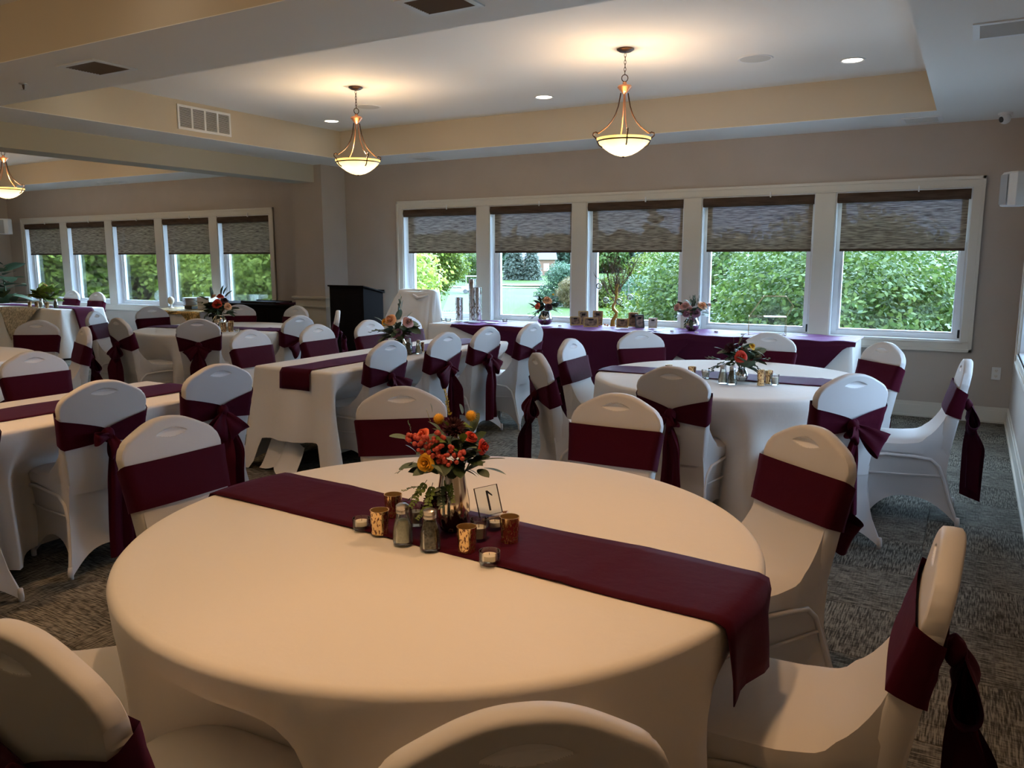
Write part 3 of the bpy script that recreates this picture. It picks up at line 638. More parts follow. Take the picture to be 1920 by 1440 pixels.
# ------------------------------------------------------------------ covered banquet chair
TOPP = [(0, .968), (.18, .966), (.34, .957), (.5, .942), (.62, .927), (.75, .913), (.86, .897), (.94, .872), (1., .82)]
def c_top(u):
    u = abs(u); return sum(interp(abs(u+d), TOPP) for d in (-.10, -.06, -.02, .02, .06, .10))/6 if u < .88 else lerp(sum(interp(.88+d, TOPP) for d in (-.10, -.06, -.02, .02, .06, .10))/6, .820, ((u-.88)/.12)**1.8)
def c_hw(z): return interp(z, [(.30, .166), (.45, .173), (.62, .189), (.72, .198), (.82, .211), (.88, .215), (1., .215)])
def c_rear(z): return interp(z, [(.30, .078), (.45, .060), (.61, .036), (.75, .012), (.90, -.012), (.975, -.021)])
def c_front(z): return interp(z, [(.42, .150), (.55, .118), (.65, .098), (.81, .050), (.95, .020), (.99, .014)])
def chair_meshes():
    M = {}
    # backrest: two curved sheets joined by a bevelled rim
    zb = .40; vs = [.82*k/14 for k in range(14)]+[.82+.13*k/40 for k in range(40)]+[.95+.05*k/6 for k in range(7)]; nv = len(vs)-1
    us = [-.972+.612*(k/18)**1.4 for k in range(18)]+[lerp(-.36, .36, k/44) for k in range(45)]+[.972-.612*(k/18)**1.4 for k in range(17, -1, -1)]; nu = len(us)-1
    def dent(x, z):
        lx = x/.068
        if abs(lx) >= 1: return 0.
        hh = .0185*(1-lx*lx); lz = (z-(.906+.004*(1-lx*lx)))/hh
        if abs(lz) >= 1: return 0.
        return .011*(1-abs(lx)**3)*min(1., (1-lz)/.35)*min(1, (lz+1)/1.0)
    def sheet(front):
        P = []
        for v in vs:
            row = []
            for i in range(nu+1):
                u = us[i]; zt = c_top(u)-.010; z = lerp(zb, zt, v); x = u*c_hw(z)
                y = c_front(z) if front else c_rear(z)
                mid = (1-u*u)*.006; y += mid if front else -mid
                d = dent(x, z); y += -d if front else d
                row.append((x, y, z))
            P.append(row)
        return P
    F, B = sheet(True), sheet(False); mb = MB(); mb.grid(F); mb.grid(B)
    # rim
    def border(P): return [r[0] for r in P]+P[-1][1:-1]+[r[-1] for r in reversed(P)]
    bf, bb = border(F), border(B); rim = []
    for w, e in ((0, 0), (.12, .008), (.5, .0095), (.88, .008), (1, 0)):
        ring = []
        for k, (p, q) in enumerate(zip(bf, bb)):
            c = (Vector(p)+Vector(q))/2; o_ = Vector((c.x, 0, c.z-.62)); o_.x *= 1.0
            dirv = Vector((1 if k > len(bf)//2 else -1, 0, 0)) if (bf[k][2] < .80) else Vector((c.x*1.2, 0, .30)).normalized()
            ring.append(tuple(Vector(p).lerp(Vector(q), w)+dirv*e))
        rim.append(ring)
    mb.grid(rim)
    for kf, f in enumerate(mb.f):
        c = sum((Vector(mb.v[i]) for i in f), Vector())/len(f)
        if dent(c.x, c.z) > .0012: mb.mi[kf] = 1  # dent faces get the paler copy, their brightness painted in
    M['backrest'] = mb.mesh('backrest', [MT['spandex'], MT['spandex_lit']], True, 50)
    # seat: domed cushion whose cover sweeps up into the back
    nu, nv = 20, 22; P = []
    for j in range(nv+1):
        v = j/nv; y = lerp(.09, .535, v); row = []
        for i in range(nu+1):
            u = lerp(-1, 1, i/nu); hw = interp(y, [(.09, .178), (.2, .205), (.3, .214), (.47, .212), (.515, .19), (.535, .15)])
            x = u*hw; z = interp(y, [(.09, .68), (.105, .64), (.14, .58), (.18, .535), (.235, .505), (.32, .492), (.47, .488), (.51, .478), (.535, .455)])
            z -= .022*abs(u)**5*(1 if y > .2 else .4); row.append((x, y, z))
        P.append(row)
    mb = MB().grid(P); sk = [r[0] for r in P]+P[-1][1:-1]+[r[-1] for r in reversed(P)]
    low = [(x*(1. if y > .2 else .95), y, .418) for x, y, z in sk]; mid = [(a[0]*1.012, a[1]+.004*(a[1] > .5), (a[2]+b[2])/2) for a, b in zip(sk, low)]
    mb.grid([sk, mid, low]); M['seat'] = mb.mesh('seat', MT['spandex'], True, 60)
    # skirt stretched from the seat to four foot pockets
    n = 18; rings = []; nz_ = 16
    hxr = lambda z: interp(z, [(0, .228), (.05, .214), (.15, .195), (.30, .178), (.46, .172)])
    hx = lambda z: interp(z, [(0, .232), (.05, .222), (.15, .207), (.30, .200), (.46, .213)])
    yr = lambda z: interp(z, [(0, -.012), (.05, .0), (.15, .035), (.30, .074), (.40, .066), (.47, .056)])
    yf = lambda z: interp(z, [(0, .500), (.15, .505), (.30, .515), (.46, .532)])
    for k in range(nz_+1):
        v = k/nz_; R = []
        for side in range(4):
            for i in range(n):
                t = i/n; arch = (.135, .15, .12, .15)[side]
                e = min(t, 1-t)*2; zh = arch*(1-(1-e)**2.6); z = lerp(zh, .452, v**.9)
                bow = .030*(4*t*(1-t))**.8*(1-z/.46) + .010*math.exp(-((z-.2)/.1)**2)*(4*t*(1-t))
                X, Y0, Y1 = hx(z), yr(z), yf(z)
                if side == 0: p = (lerp(X, -X, t), Y1-bow, z)       # front
                elif side == 1: yy = lerp(Y1, Y0, t); p = (-lerp(hxr(z), X, sstep(.05, .26, yy))+bow, yy, z)
                elif side == 2: p = (lerp(-hxr(z), hxr(z), t), Y0+bow*1.1, z)     # rear
                else: yy = lerp(Y0, Y1, t); p = (lerp(hxr(z), X, sstep(.05, .26, yy))-bow, yy, z)
                c = .018*sstep(.3, 1, 1-min(t, 1-t)*n/1.6) if min(t, 1-t)*n < 1.6 else 0
                R.append(p)
        rings.append(R)
    mb = MB().grid(rings, closed_v=True); M['skirt'] = mb.mesh('skirt', MT['spandex'], True, 75)
    # under-frame that shows as a ridge through the stretched cover
    for s in (-1, 1):
        mb = MB().tube([(s*.226, -.004, .012), (s*.194, .05, .15), (s*.180, .085, .27), (s*.181, .115, .345), (s*.190, .16, .385), (s*.207, .25, .398), (s*.213, .40, .40), (s*.211, .49, .385)], .010, 8)
        M['ridge%d' % s] = mb.mesh('frame_ridge', MT['spandex'], True, 60)
        M['rail%d' % s] = MB().tube([(s*.181, .10, .29), (s*.203, .30, .285), (s*.205, .49, .28)], .006, 6).mesh('side_rail', MT['spandex'], True, 60)
    for i, s in enumerate([(-1, 0), (1, 0), (-1, 1), (1, 1)]):
        x, y = s[0]*.222, (.0 if not s[1] else .494)
        M['foot%d' % i] = MB().lathe([(0, .0), (.013, .0), (.014, .03), (.011, .06), (0, .062)], 10, (x, y, 0)).mesh('foot', MT['spandex'])
    # sash band
    P = []; NR = 7; pts = []
    for i in range(9): pts.append(('r', i/8))
    for i in range(1, 4): pts.append(('s', i/4))
    for i in range(15): pts.append(('f', 1-2*i/14))
    for i in range(1, 4): pts.append(('t', i/4))
    for i in range(9): pts.append(('r', -1+i/8))
    for kind, a in pts:
        row = []
        for j in range(NR):
            w = j/(NR-1)*2-1
            if kind == 'r':
                f = abs(a); zc = lerp(.694, .712, f); half = lerp(.030, .076, f**.75); z = zc+w*half
                x = a*(c_hw(z)+.002); y = c_rear(z)-.007-(1-f)**1.5*.016-.0045*math.sin(w*7+f*2)*(1-f*.6)
            elif kind in 'st':
                t = a if kind == 's' else 1-a; zc = lerp(.712, .744, t); half = lerp(.076, .081, t); z = zc+w*half; sg = 1 if kind == 's' else -1
                x = sg*(c_hw(z)+.0100); y = lerp(c_rear(z)-.008, c_front(z)+.008, t)
            else:
                zc = .744; half = .081; z = zc+w*half; x = a*(c_hw(z)+.003); y = c_front(z)+.011+.006*(1-a*a)+.0012*math.sin(w*6+a*3)
            row.append((x, y, z))
        P.append(row)
    M['sash'] = MB().grid(P).mesh('sash', MT['satin'], True, None)
    return M
CM = chair_meshes()
def bow_meshes(style):
    """knot, loops and tails behind the chair: local origin at the chair's floor point"""
    q = random.Random(100+style); K = Vector((0, -.014, .694)); R = {}
    kb = MB(); P = []
    for i in range(9):
        a = PI*i/8; P.append([(K.x+.032*math.sin(a)*math.cos(b)*(1+.15*math.sin(3*b)), K.y-.008+.026*math.sin(a)*math.sin(b), K.z+.036*math.cos(a)*(1+.1*math.cos(2*b))) for b in [2*PI*k/14 for k in range(14)]])
    R['knot'] = kb.grid(P, closed_v=True).mesh('knot', MT['satin'])
    spec = [dict(L=(.145, .120), D=((.80, -.60), (-.78, -.62)), W=(.062, .055), T=(.50, .53), tx=(.035, -.030), tw=(15, -20)),
            dict(L=(.185, .07), D=((.86, -.50), (-.55, -.83)), W=(.075, .035), T=(.48, .40), tx=(-.015, -.065), tw=(20, 35)),
            dict(L=(.095, .085), D=((.35, -.93), (-.9, .1)), W=(.045, .035), T=(.57, .60), tx=(.055, .005), tw=(-15, 15)),
            dict(L=(.150, .150), D=((.55, -.83), (-.50, -.86)), W=(.07, .07), T=(.56, .50), tx=(.03, -.045), tw=(62, 48))][style]
    for li in (0, 1):
        dx, dz = spec['D'][li]; px, pz = -dz, dx; L_ = spec['L'][li]; W = spec['W'][li]; P = []
        for i in range(25):
            a = i/24; out = L_*math.sin(PI*a)**.8; yy = -.030*math.sin(2*PI*a)*(1 if a < .5 else .9); wd_ = .014+(W-.014)*math.sin(PI*a)**.7; row = []
            for j in range(9):
                w = j/4-1; cr = .005*math.sin(5*w+9*a+li)*(1-math.sin(PI*a)*.4)
                row.append((K.x+dx*out+px*w*wd_, K.y-.026+yy-.012*math.sin(PI*a)+cr, K.z+dz*out+pz*w*wd_-.018*math.sin(PI*a)*abs(w)))
            P.append(row)
        R['loop%d' % li] = MB().grid(P).mesh('loop', MT['satin'])
    for ti in (0, 1):
        T = spec['T'][ti]; tx = spec['tx'][ti]; W = (.058, .050)[ti]; P = []; f1, f2 = q.random()*6, q.random()*6; ta = math.radians(spec['tw'][ti]); tc_, ts_ = math.cos(ta), math.sin(ta)
        for i in range(23):
            v = i/22; z = K.z-.012-T*v; wd_ = lerp(.016, W, sstep(0, .45, v)); row = []; cx = tx*sstep(0, .5, v)+.008*math.sin(4*v+f1)
            base = min(c_rear(max(.3, z)), K.y+.03)-.02-.018*sstep(.0, .4, v); base = lerp(K.y-.02, -.028, sstep(0, .6, v))-.012*ti
            for j in range(13):
                w = j/6-1; fold = .014*math.sin(2.6*w*PI/2+f2+1.2*v)*sstep(0, .3, v)+.006*math.sin(7*w+3*v)
                ww = w*wd_; tt = sstep(.05, .5, v); row.append((K.x+cx+ww*lerp(1, tc_, tt)+fold*ts_*tt, base-abs(ts_)*tt*.055+ww*ts_*tt+fold*lerp(1, tc_, tt), z+.012*w*(1 if v > .95 else 0)))
            P.append(row)
        R['tail%d' % ti] = MB().grid(P).mesh('tail', MT['satin'])
    return R
BOWS = [bow_meshes(i) for i in range(4)]
def flip_meshes(d):
    o = {}
    for k, me in d.items():
        m2 = me.copy(); m2.transform(Matrix.Diagonal((-1, 1, 1, 1))); m2.flip_normals(); o[k] = m2
    return o
BOWS += [flip_meshes(b) for b in BOWS]
def chair(x, y, th, label, group, style, sz=1.0):
    r = thing('banquet_chair', label, 'chair', (x, y, 0), th, group); r.scale = (1, 1, sz)
    link('backrest', CM['backrest'], r); link('seat', CM['seat'], r); sk = link('skirt', CM['skirt'], r)
    for e in (-1, 1): link('frame_ridge', CM['ridge%d' % e], sk); link('side_rail', CM['rail%d' % e], sk)
    for i in range(4): link('foot', CM['foot%d' % i], sk)
    s = link('sash', CM['sash'], r); b = BOWS[style]; s['label'] = 'burgundy satin sash tied in a bow'
    link('knot', b['knot'], s)
    for i in (0, 1): link('bow_loop', b['loop%d' % i], s); link('bow_tail', b['tail%d' % i], s)
    return r
TF = (-1.30, 1.87, .905); TE = (-1.383, 5.36, .905); TC = (-7.46, 6.24, .905); TB_ = (-7.38, 3.08, .905)
ZCL = .765
CH = []     # (table key, x, y, facing, label, style)
def near(k, x, y, label, style, turn=0.):
    c = dict(F=TF, E=TE, C=TC, B=TB_)[k]; CH.append((k, x, y, face(x, y, c[0], c[1])+math.radians(turn), label, style))
def side(k, x, y, deg, label, style): CH.append((k, x, y, math.radians(deg), label, style))
near('F', -1.318, .655, 'white covered chair back with burgundy bow, cut off at the lower left corner', 3, 4)
near('F', -.475, .858, 'white covered chair back showing only its pale crest at the bottom edge', 0)
near('F', .005, 1.932, 'white covered chair seen from the side, its dark bow hanging at the lower right corner', 3, -1.5)
near('F', -.452, 2.945, 'white covered chair with plain sash front between the near table and the carpet aisle', 5)
near('F', -1.324, 3.251, 'white covered chair facing the viewer across the near table, right of the flowers', 1)
near('F', -2.283, 2.930, 'white covered chair with its sash partly hidden behind the yellow and red bouquet', 0, -4)
near('F', -2.625, 1.920, 'white covered chair facing the near table at its left edge', 2)
near('F', -2.13, .83, 'white covered chair at the near table of which only a seat corner shows', 1)
side('A', -3.69, 2.36, 79, 'white covered chair with a long trailing bow in front of the left long table', 2)
side('A', -3.685, 3.063, 80, 'white covered chair with a tight bow just left of the draped table end', 7)
side('A', -3.70, 1.66, 88, 'white covered chair at the left edge of which only a foot shows', 0)
side('A', -5.248, 2.888, -92, 'white covered chair with wide plain sash across the left long table', 1)
side('A', -5.26, 2.12, -92, 'white covered chair beyond the left long table, outside the photo', 0)
near('B', -7.891, 4.433, 'white covered chair facing the viewer in front of the lace-trimmed head table', 0, 12)
near('B', -6.719, 4.184, 'white covered chair with bow, narrow in profile, left of two chairs back to back', 3, 10)
near('C', -8.883, 6.397, 'white covered chair facing the viewer left of the gold sequin table', 1)
near('C', -8.228, 7.214, 'white covered chair half hidden by the red bouquet, before the black sideboard', 2)
near('C', -7.394, 7.407, 'white covered chair in front of the cream pilaster wainscot', 0)
near('C', -6.663, 5.312, 'white covered chair with tied bow, its dark back before the red bouquet', 4)
near('C', -7.463, 4.990, 'white covered chair with drooping bow and visible seat beside the far round table', 3, -8)
near('C', -8.630, 5.483, 'white covered chair with plain sash tilted beside the purple drop of the head table', 6)
near('C', -6.131, 6.159, 'white covered chair with bow, overlapped by a chair of the long table', 5)
near('C', -6.298, 6.951, 'white covered chair in bright profile against the black podium', 5, 12)
side('D', -5.263, 4.696, -90, 'white covered chair facing the viewer at the draped corner of the middle long table', 0)
side('D', -5.154, 5.379, -90, 'white covered chair facing the viewer with creased sash, left of the podium', 2)
side('D', -5.063, 6.004, -90, 'white covered chair facing the viewer between podium and covered easel', 1)
side('D', -5.042, 6.586, -90, 'white covered chair mostly hidden behind the peach bouquet', 3)
side('D', -3.673, 4.581, 88, 'white covered chair with low bow, first along the near side of the middle table', 1)
side('D', -3.665, 5.310, 88, 'white covered chair with bow, second along the near side of the middle table', 5)
side('D', -3.653, 5.924, 88, 'white covered chair with a long bow tail, third along the middle table', 0)
side('D', -3.491, 6.441, 88, 'white covered chair with arched skirt, last along the middle table', 6)
near('E', -2.361, 6.231, 'white covered chair facing the viewer in front of the purple drop, below the twig tree', 0)
near('E', -1.382, 6.554, 'white covered chair facing the viewer behind the coral rose bouquet', 1)
near('E', -.501, 6.189, 'white covered chair below the corner window, facing the window round table', 2)
near('E', .007, 5.376, 'white covered chair in full side view on the carpet aisle under the outlet', 3, 4)
near('E', -.495, 4.417, 'white covered chair with glossy bow, its back to the viewer, beside the aisle', 1)
near('E', -1.408, 4.231, 'white covered chair with dark shaded back, overlapping the window round table', 5)
near('E', -2.571, 5.332, 'white covered chair with plain sash at the far left of the window round table', 4)
near('E', -2.352, 4.416, 'white covered chair turned away, its bow dangling at the left of two neighbours', 7)
side('H', -13.882, 8.464, 180, 'small white covered chair in front of the second far window', 0); side('H', -12.849, 8.268, 180, 'small white covered chair at the end of the head table', 1)
GR = dict(F='chairs at the near round table', A='chairs at the left long table', B='chairs at the round table by the left edge', C='chairs at the far round table', D='chairs at the middle long table', E='chairs at the window round table', H='chairs behind the head table')
for k, x, y, th, lab, st in CH: chair(x, y, th, lab, GR[k], st, 1.03 if k == 'H' else 1.0)
def seats(k): return [(x, y, th) for kk, x, y, th, l, s in CH if kk == k]
for c, k, lab, clab, sd in ((TF, 'F', 'round folding table under the cloth nearest the viewer', 'white cloth over the large round table nearest the viewer', 3), (TE, 'E', 'round folding table under the cloth by the windows', 'white cloth over the round table near the aisle windows', 5),
                        (TC, 'C', 'round folding table under the cloth before the black sideboard', 'white cloth over the round table before the black sideboard', 8), (TB_, 'B', 'round folding table under the cloth at the left edge', 'white cloth over the round table cut off at the left edge', 9)):
    table_round(*c, lab)
    dd = seat_dents(seats(k), edge_circle(*c))
    drape('tablecloth', clab, 'tablecloth', circ(*c), ZCL, .03, dd, sd, MT['cloth'], fold=.058 if k == 'E' else .042, flare=.06, group='white tablecloths', freq=1.0)
# left long table and middle long table
def end_hem(y0, y1, x0, x1, zb):
    def f(x, y, s):
        cx_ = min(abs(x-x0), abs(x-x1)); cy2 = min(abs(y-y0), abs(y-y1)); e = math.hypot(cx_, cy2) if max(cx_, cy2) < .3 else .3
        e = max(cx_, cy2); end = zb if (abs(y-y0) < .03 or abs(y-y1) < .03) else .06
        return lerp(.008, end, sstep(.03, .13, e))
    return f
for key, x0, x1, y0, y1, lab, clab, zb, sd in (('D', -4.63, -3.835, 4.155, 6.62, 'rectangular folding table under the middle cloth', 'white cloth over the middle long table, its end hem off the floor', .24, 21),
                                               ('A', -4.665, -3.85, .86, 3.30, 'rectangular folding table under the left cloth', 'white cloth over the long table at the left', .10, 25)):
    table_rect(x0, x1, y0, y1, lab)
    dd = seat_dents(seats(key), edge_side(x0, x1, y0, y1))
    drape('tablecloth', clab, 'tablecloth', rrect(x0, x1, y0, y1), ZCL, .05, dd, sd, MT['cloth'], fold=.018, flare=.05, dent_hw=.33, hemfn=end_hem(y0, y1, x0, x1, zb), group='white tablecloths', freq=1.1, corners=[(a_, b_) for a_ in (x0, x1) for b_ in (y0, y1)])
P = []
for i in range(24):
    u = i/23; P.append([(-4.52+.30*u+.16*v*u+.025*math.sin(9*u), 4.24-.17*v-.10*v*u+.03*math.sin(6*u), .012+.24*(1-v)**1.6*(1-.35*u)+.020*(1+math.sin(11*u+4*v))*(1-.3*v)) for v in [k/14 for k in range(15)]])
dcl = [o for o in bpy.data.objects if o.get('label') == 'white cloth over the middle long table, its end hem off the floor'][0]
obj('trailing_corner', MB().grid(P), MT['cloth'], dcl, sharp=None)
runner_round(*TF, math.radians(-3.5), .0, .325, .12, .19, 'burgundy satin runner across the large near round table', 2)
runner_round(*TE, math.radians(2), -.02, .33, .15, .15, 'burgundy satin runner across the round table near the aisle windows', 4)
runner_round(*TC, math.radians(12), .0, .33, .2, .38, 'burgundy runner hanging off the far round table', 6)
runner_rect(-4.345, -4.03, 4.155, 6.62, 'y', .15, .15, 'burgundy satin runner along the middle long table, end hanging over', 7)
runner_rect(-4.42, -4.08, .86, 3.30, 'y', .15, .12, 'burgundy satin runner along the left long table', 8)
# ------------------------------------------------------------------ flowers
def leaf_mesh(name, L_, W, m, kind='oval', curl=.15):
    P = []
    for i in range(7):
        t = i/6; w = W*{'oval': math.sin(PI*min(1, t*.96+.04))**.75, 'long': math.sin(PI*t)**.9*(1-.25*t), 'round': math.sin(PI*min(1, .08+.9*t))**.55}[kind]
        P.append([(s*w, t*L_, curl*L_*(t-t*t)*2*(.6)-abs(s)*-.12*w) for s in (-1, -.5, 0, .5, 1)])
    return MB().grid(P).mesh(name, m)
LF = {}
for mk in ('l_euc', 'l_dark', 'l_fresh', 'l_gold'):
    LF[mk, 'oval'] = leaf_mesh('leaf', 1, .30, MT[mk]); LF[mk, 'long'] = leaf_mesh('leaf', 1, .16, MT[mk], 'long', .25); LF[mk, 'round'] = leaf_mesh('leaf', 1, .42, MT[mk], 'round', .1)
def rose_mesh(m, layers=4, seed=0, open_=1.0):
    """unit-radius rose facing +Z"""
    q = random.Random(seed); mb = MB()
    for l in range(layers):
        f = (l+1)/layers; n = 3+l; r1 = .25+.75*f; h = lerp(.95, .35, f); base = .06+.18*f
        for k in range(n):
            a0 = 2*PI*(k+.5*(l % 2))/n+q.random()*.3; sp = PI/n*1.45; P = []
            for i in range(5):
                t = i/4; row = []
                for j in range(7):
                    b = a0+lerp(-sp, sp, j/6); e = 1-(abs(j-3)/3)**3*.25
                    rr = lerp(base, r1*lerp(.8, 1, f), t**.8)*(1+.06*math.sin(3*b+l)); zz = (-.3+ (h+.3)*math.sin(t*PI/2*(1.0 if f < .8 else 1.25)))*e
                    row.append((rr*math.cos(b), rr*math.sin(b), zz-.25*f*t*t*open_))
                P.append(row)
            mb.grid(P)
    mb.lathe([(0, .62), (.1, .66), (.16, .55), (.13, .2), (0, .1)], 10)
    return mb.mesh('rose', m)
def dahlia_mesh(m, seed=0):
    q = random.Random(seed); mb = MB()
    for l in range(6):
        f = l/5; n = 6+l*3; el = lerp(1.25, -.15, f); L_ = lerp(.45, 1.0, f)
        for k in range(n):
            a = 2*PI*(k+.5*(l % 2))/n+q.random()*.2; ca, sa = math.cos(a), math.sin(a); e = el+q.uniform(-.1, .1); P = []
            for i in range(4):
                t = i/3; w = .16*(.5+f*.6)*math.sin(PI*min(1, .15+.8*t)); rr = L_*t*math.cos(e); zz = L_*t*math.sin(e)+.12*(t*t)
                P.append([(ca*rr-sa*s*w, sa*rr+ca*s*w, zz+abs(s)*.06) for s in (-1, 0, 1)])
            mb.grid(P)
    mb.lathe([(0, .45), (.2, .4), (.3, .2), (.2, -.1), (0, -.2)], 10)
    return mb.mesh('dahlia', m)
def puff_mesh(m, seed=0):
    q = random.Random(seed); mb = MB().lathe([(0, .8)]+[(.8*math.sin(PI*k/8), .8*math.cos(PI*k/8)) for k in range(1, 8)]+[(0, -.8)], 12)
    for k in range(90):
        z = 1-2*(k+.5)/90; a = k*2.39996; r = math.sqrt(1-z*z); d = Vector((r*math.cos(a), r*math.sin(a), z)); t = d.orthogonal().normalized()*.09
        u = d.cross(t); mb.add([d*.72+t, d*.72-t*.5+u*.9, d*.72-t*.5-u*.9, d*1.03], [(0, 1, 3), (1, 2, 3), (2, 0, 3)])
    return mb.mesh('puff', m)
FM = {}
for c in ('f_red', 'f_coral', 'f_wine', 'f_yellow', 'f_peach', 'f_pink', 'f_mauve'): FM['rose', c] = rose_mesh(MT[c], seed=hash(c) % 7 if False else len(c))
FM['dahlia', 'f_wine'] = dahlia_mesh(MT['f_wine']); FM['dahlia', 'f_red'] = dahlia_mesh(MT['f_red'], 2); FM['puff', 'f_yellow'] = puff_mesh(MT['f_yellow'])
BERRY = MB().lathe([(0, 1)]+[(math.sin(PI*k/7), math.cos(PI*k/7)) for k in range(1, 7)]+[(0, -1)], 10).mesh('berry', MT['f_berry'])
def sprig_mesh(mk, n, kind, L_=1., leafL=.22, seed=0, spread=1.1):
    """a stem of unit length along +Y with paired leaves"""
    q = random.Random(seed); mb = MB().tube([(0, 0, 0), (.02, .35, .03), (0, .7, .02), (.0, 1, -.03)], .010, 5, mi=1)
    for i in range(n):
        t = .15+.85*i/(n-1)
        for s in (-1, 1):
            a = s*spread*q.uniform(.75, 1.1); l = leafL*(1.15-.5*t)*q.uniform(.85, 1.1); w = l*{'oval': .30, 'round': .42, 'long': .14, 'bud': .3}[kind]
            d = Vector((math.sin(a), math.cos(a), q.uniform(-.35, .5))).normalized(); u = d.cross(Vector((0, 0, 1))).normalized(); o = Vector((0, t, .02)); P = []
            for k in range(4):
                tt = k/3; ww = w*math.sin(PI*min(1, .1+.88*tt)); P.append([tuple(o+d*l*tt+u*ww*e) for e in (-1, 0, 1)])
            mb.grid(P)
    return mb.mesh('sprig', [MT[mk], MT['stem']])
SPR = {('l_euc', 'round'): sprig_mesh('l_euc', 7, 'round', leafL=.26), ('l_dark', 'oval'): sprig_mesh('l_dark', 8, 'oval', leafL=.28, seed=2), ('l_fresh', 'oval'): sprig_mesh('l_fresh', 9, 'oval', leafL=.2, seed=3), ('l_dark', 'long'): sprig_mesh('l_dark', 10, 'long', leafL=.34, seed=4, spread=.7), ('f_lime', 'bud'): sprig_mesh('f_lime', 11, 'bud', leafL=.13, seed=5, spread=.9)}
def aim(o, d, spin=0.):
    """turn local +Y (leaves, sprigs) along d"""
    o.rotation_mode = 'QUATERNION'; o.rotation_quaternion = Vector(d).to_track_quat('Y', 'Z') @ Matrix.Rotation(spin, 3, 'Y').to_quaternion()
def aimz(o, d):
    o.rotation_mode = 'QUATERNION'; o.rotation_quaternion = Vector(d).to_track_quat('Z', 'Y')
VYAW = math.radians(29.9)      # bouquets were arranged to be seen from the room's door
class Bouquet:
    """local frame: x to the right seen from the door, y away, z up from the table"""
    def __init__(s, loc, label, group=None, seed=0, rz=VYAW, k=1.0):
        s.r = thing('flower_bouquet', label, 'bouquet', loc, rz, group); s.q = random.Random(seed); s.k = k
    def flower(s, kind, c, x, y, z, r, d=None):
        o = link({'rose': 'rose', 'dahlia': 'dahlia', 'puff': 'puff_flower'}[kind], FM[kind, c], s.r, (x*s.k, y*s.k, z*s.k), scale=(r*s.k,)*3)
        aimz(o, d or (x, y-.05, .12)); return o
    def leaf(s, mk, kind, x, y, z, L_, d, spin=0): o = link('leaf', LF[mk, kind], s.r, (x*s.k, y*s.k, z*s.k), scale=(L_*s.k,)*3); aim(o, d, spin)
    def sprig(s, key, x, y, z, L_, d, spin=0): o = link('sprig', SPR[key], s.r, (x*s.k, y*s.k, z*s.k), scale=(L_*s.k,)*3); aim(o, d, spin)
    def berry(s, x, y, z, r): link('berry', BERRY, s.r, (x*s.k, y*s.k, z*s.k), scale=(r*s.k,)*3)
    def stems(s, z0, z1, spread, n=9):
        mb = MB()
        for i in range(n):
            a = 2*PI*i/n; mb.tube([(.012*math.cos(a)*s.k, .012*math.sin(a)*s.k, z0*s.k), (spread*math.cos(a)*.35*s.k, spread*math.sin(a)*.35*s.k, lerp(z0, z1, .6)*s.k), (spread*math.cos(a)*s.k, spread*math.sin(a)*s.k, z1*s.k)], .0022*s.k, 5)
        obj('stems', mb, MT['stem'], s.r)
    def ruff(s, zc, R, n, mk='l_dark', kinds=('oval', 'long'), L_=.08, dz=.05):
        for i in range(n):
            a = 2*PI*i/n+s.q.random()*.4; e = s.q.uniform(-.5, .7); rr = R*s.q.uniform(.2, .75)
            s.leaf(mk, s.q.choice(kinds), rr*math.cos(a), rr*math.sin(a), zc+s.q.uniform(-dz, dz), L_*s.q.uniform(.75, 1.2), (math.cos(a), math.sin(a), e), s.q.uniform(-.6, .6))
ZI = .7715          # where things stand on runner or cloth
def vase(loc, prof, m, label, group=None, inner=True):
    r = thing('vase', label, 'vase', loc, rnd.random()*6, group)
    obj('body', MB().lathe(prof, 36), m, r)
    return r
def scaled(p, k): return [(a*k, b*k) for a, b in p]
V_TALL = [(0, 0), (.030, 0), (.036, .004), (.046, .03), (.0505, .06), (.049, .09), (.043, .13), (.037, .165), (.035, .178), (.033, .178), (.035, .165), (.041, .13), (.047, .09), (.048, .06), (.043, .03), (.03, .008), (0, .006)]
V_GLOBE = [(0, 0), (.5, 0), (.62, .06), (.90, .35), (1., .72), (.93, 1.1), (.70, 1.5), (.58, 1.72), (.60, 1.80), (.57, 1.80), (.66, 1.5), (.9, 1.1), (.96, .72), (.86, .35), (.55, .08), (0, .06)]
def votive(x, y, label, r=.028, h=.070, z=ZI, group='gold votive holders'):
    t = thing('votive_holder', label, 'votive holder', (x, y, z), rnd.random()*6, group)
    obj('cup', MB().lathe([(0, .006), (.018/.028*r, .006), (.024/.028*r, .0), (.9*r, .004), (.86*r, .012), (.92*r, .5*h), (r, h)], 24), MT['gold'], t)
    obj('inner_wall', MB().lathe([(r, h), (.94*r, h), (.86*r, .5*h), (.8*r, .014), (0, .014)], 24), MT['goldin'], t)
def clear_candle(x, y, label, r=.026, h=.066, z=ZI, fill=.045, group='clear candle cups', prof=0):
    t = thing('candle_cup', label, 'candle', (x, y, z), rnd.random()*6, group)
    obj('glass', MB().lathe([(0, 0), (.8*r, 0), (.86*r, .003), (r, h), (.94*r, h), (.82*r, .009), (0, .008)], 24), MT['clear'], t)
    w = obj('wax', MB().lathe([(0, .010), (.78*r, .010), (.80*r+.12*r*fill/h, fill), (.2*r, fill-.002), (0, fill-.002)], 20), MT['wax'], t)
    obj('wick', MB().tube([(0, 0, fill-.003), (.001, 0, fill+.010)], .0008, 5), MT['blackmat'], w)
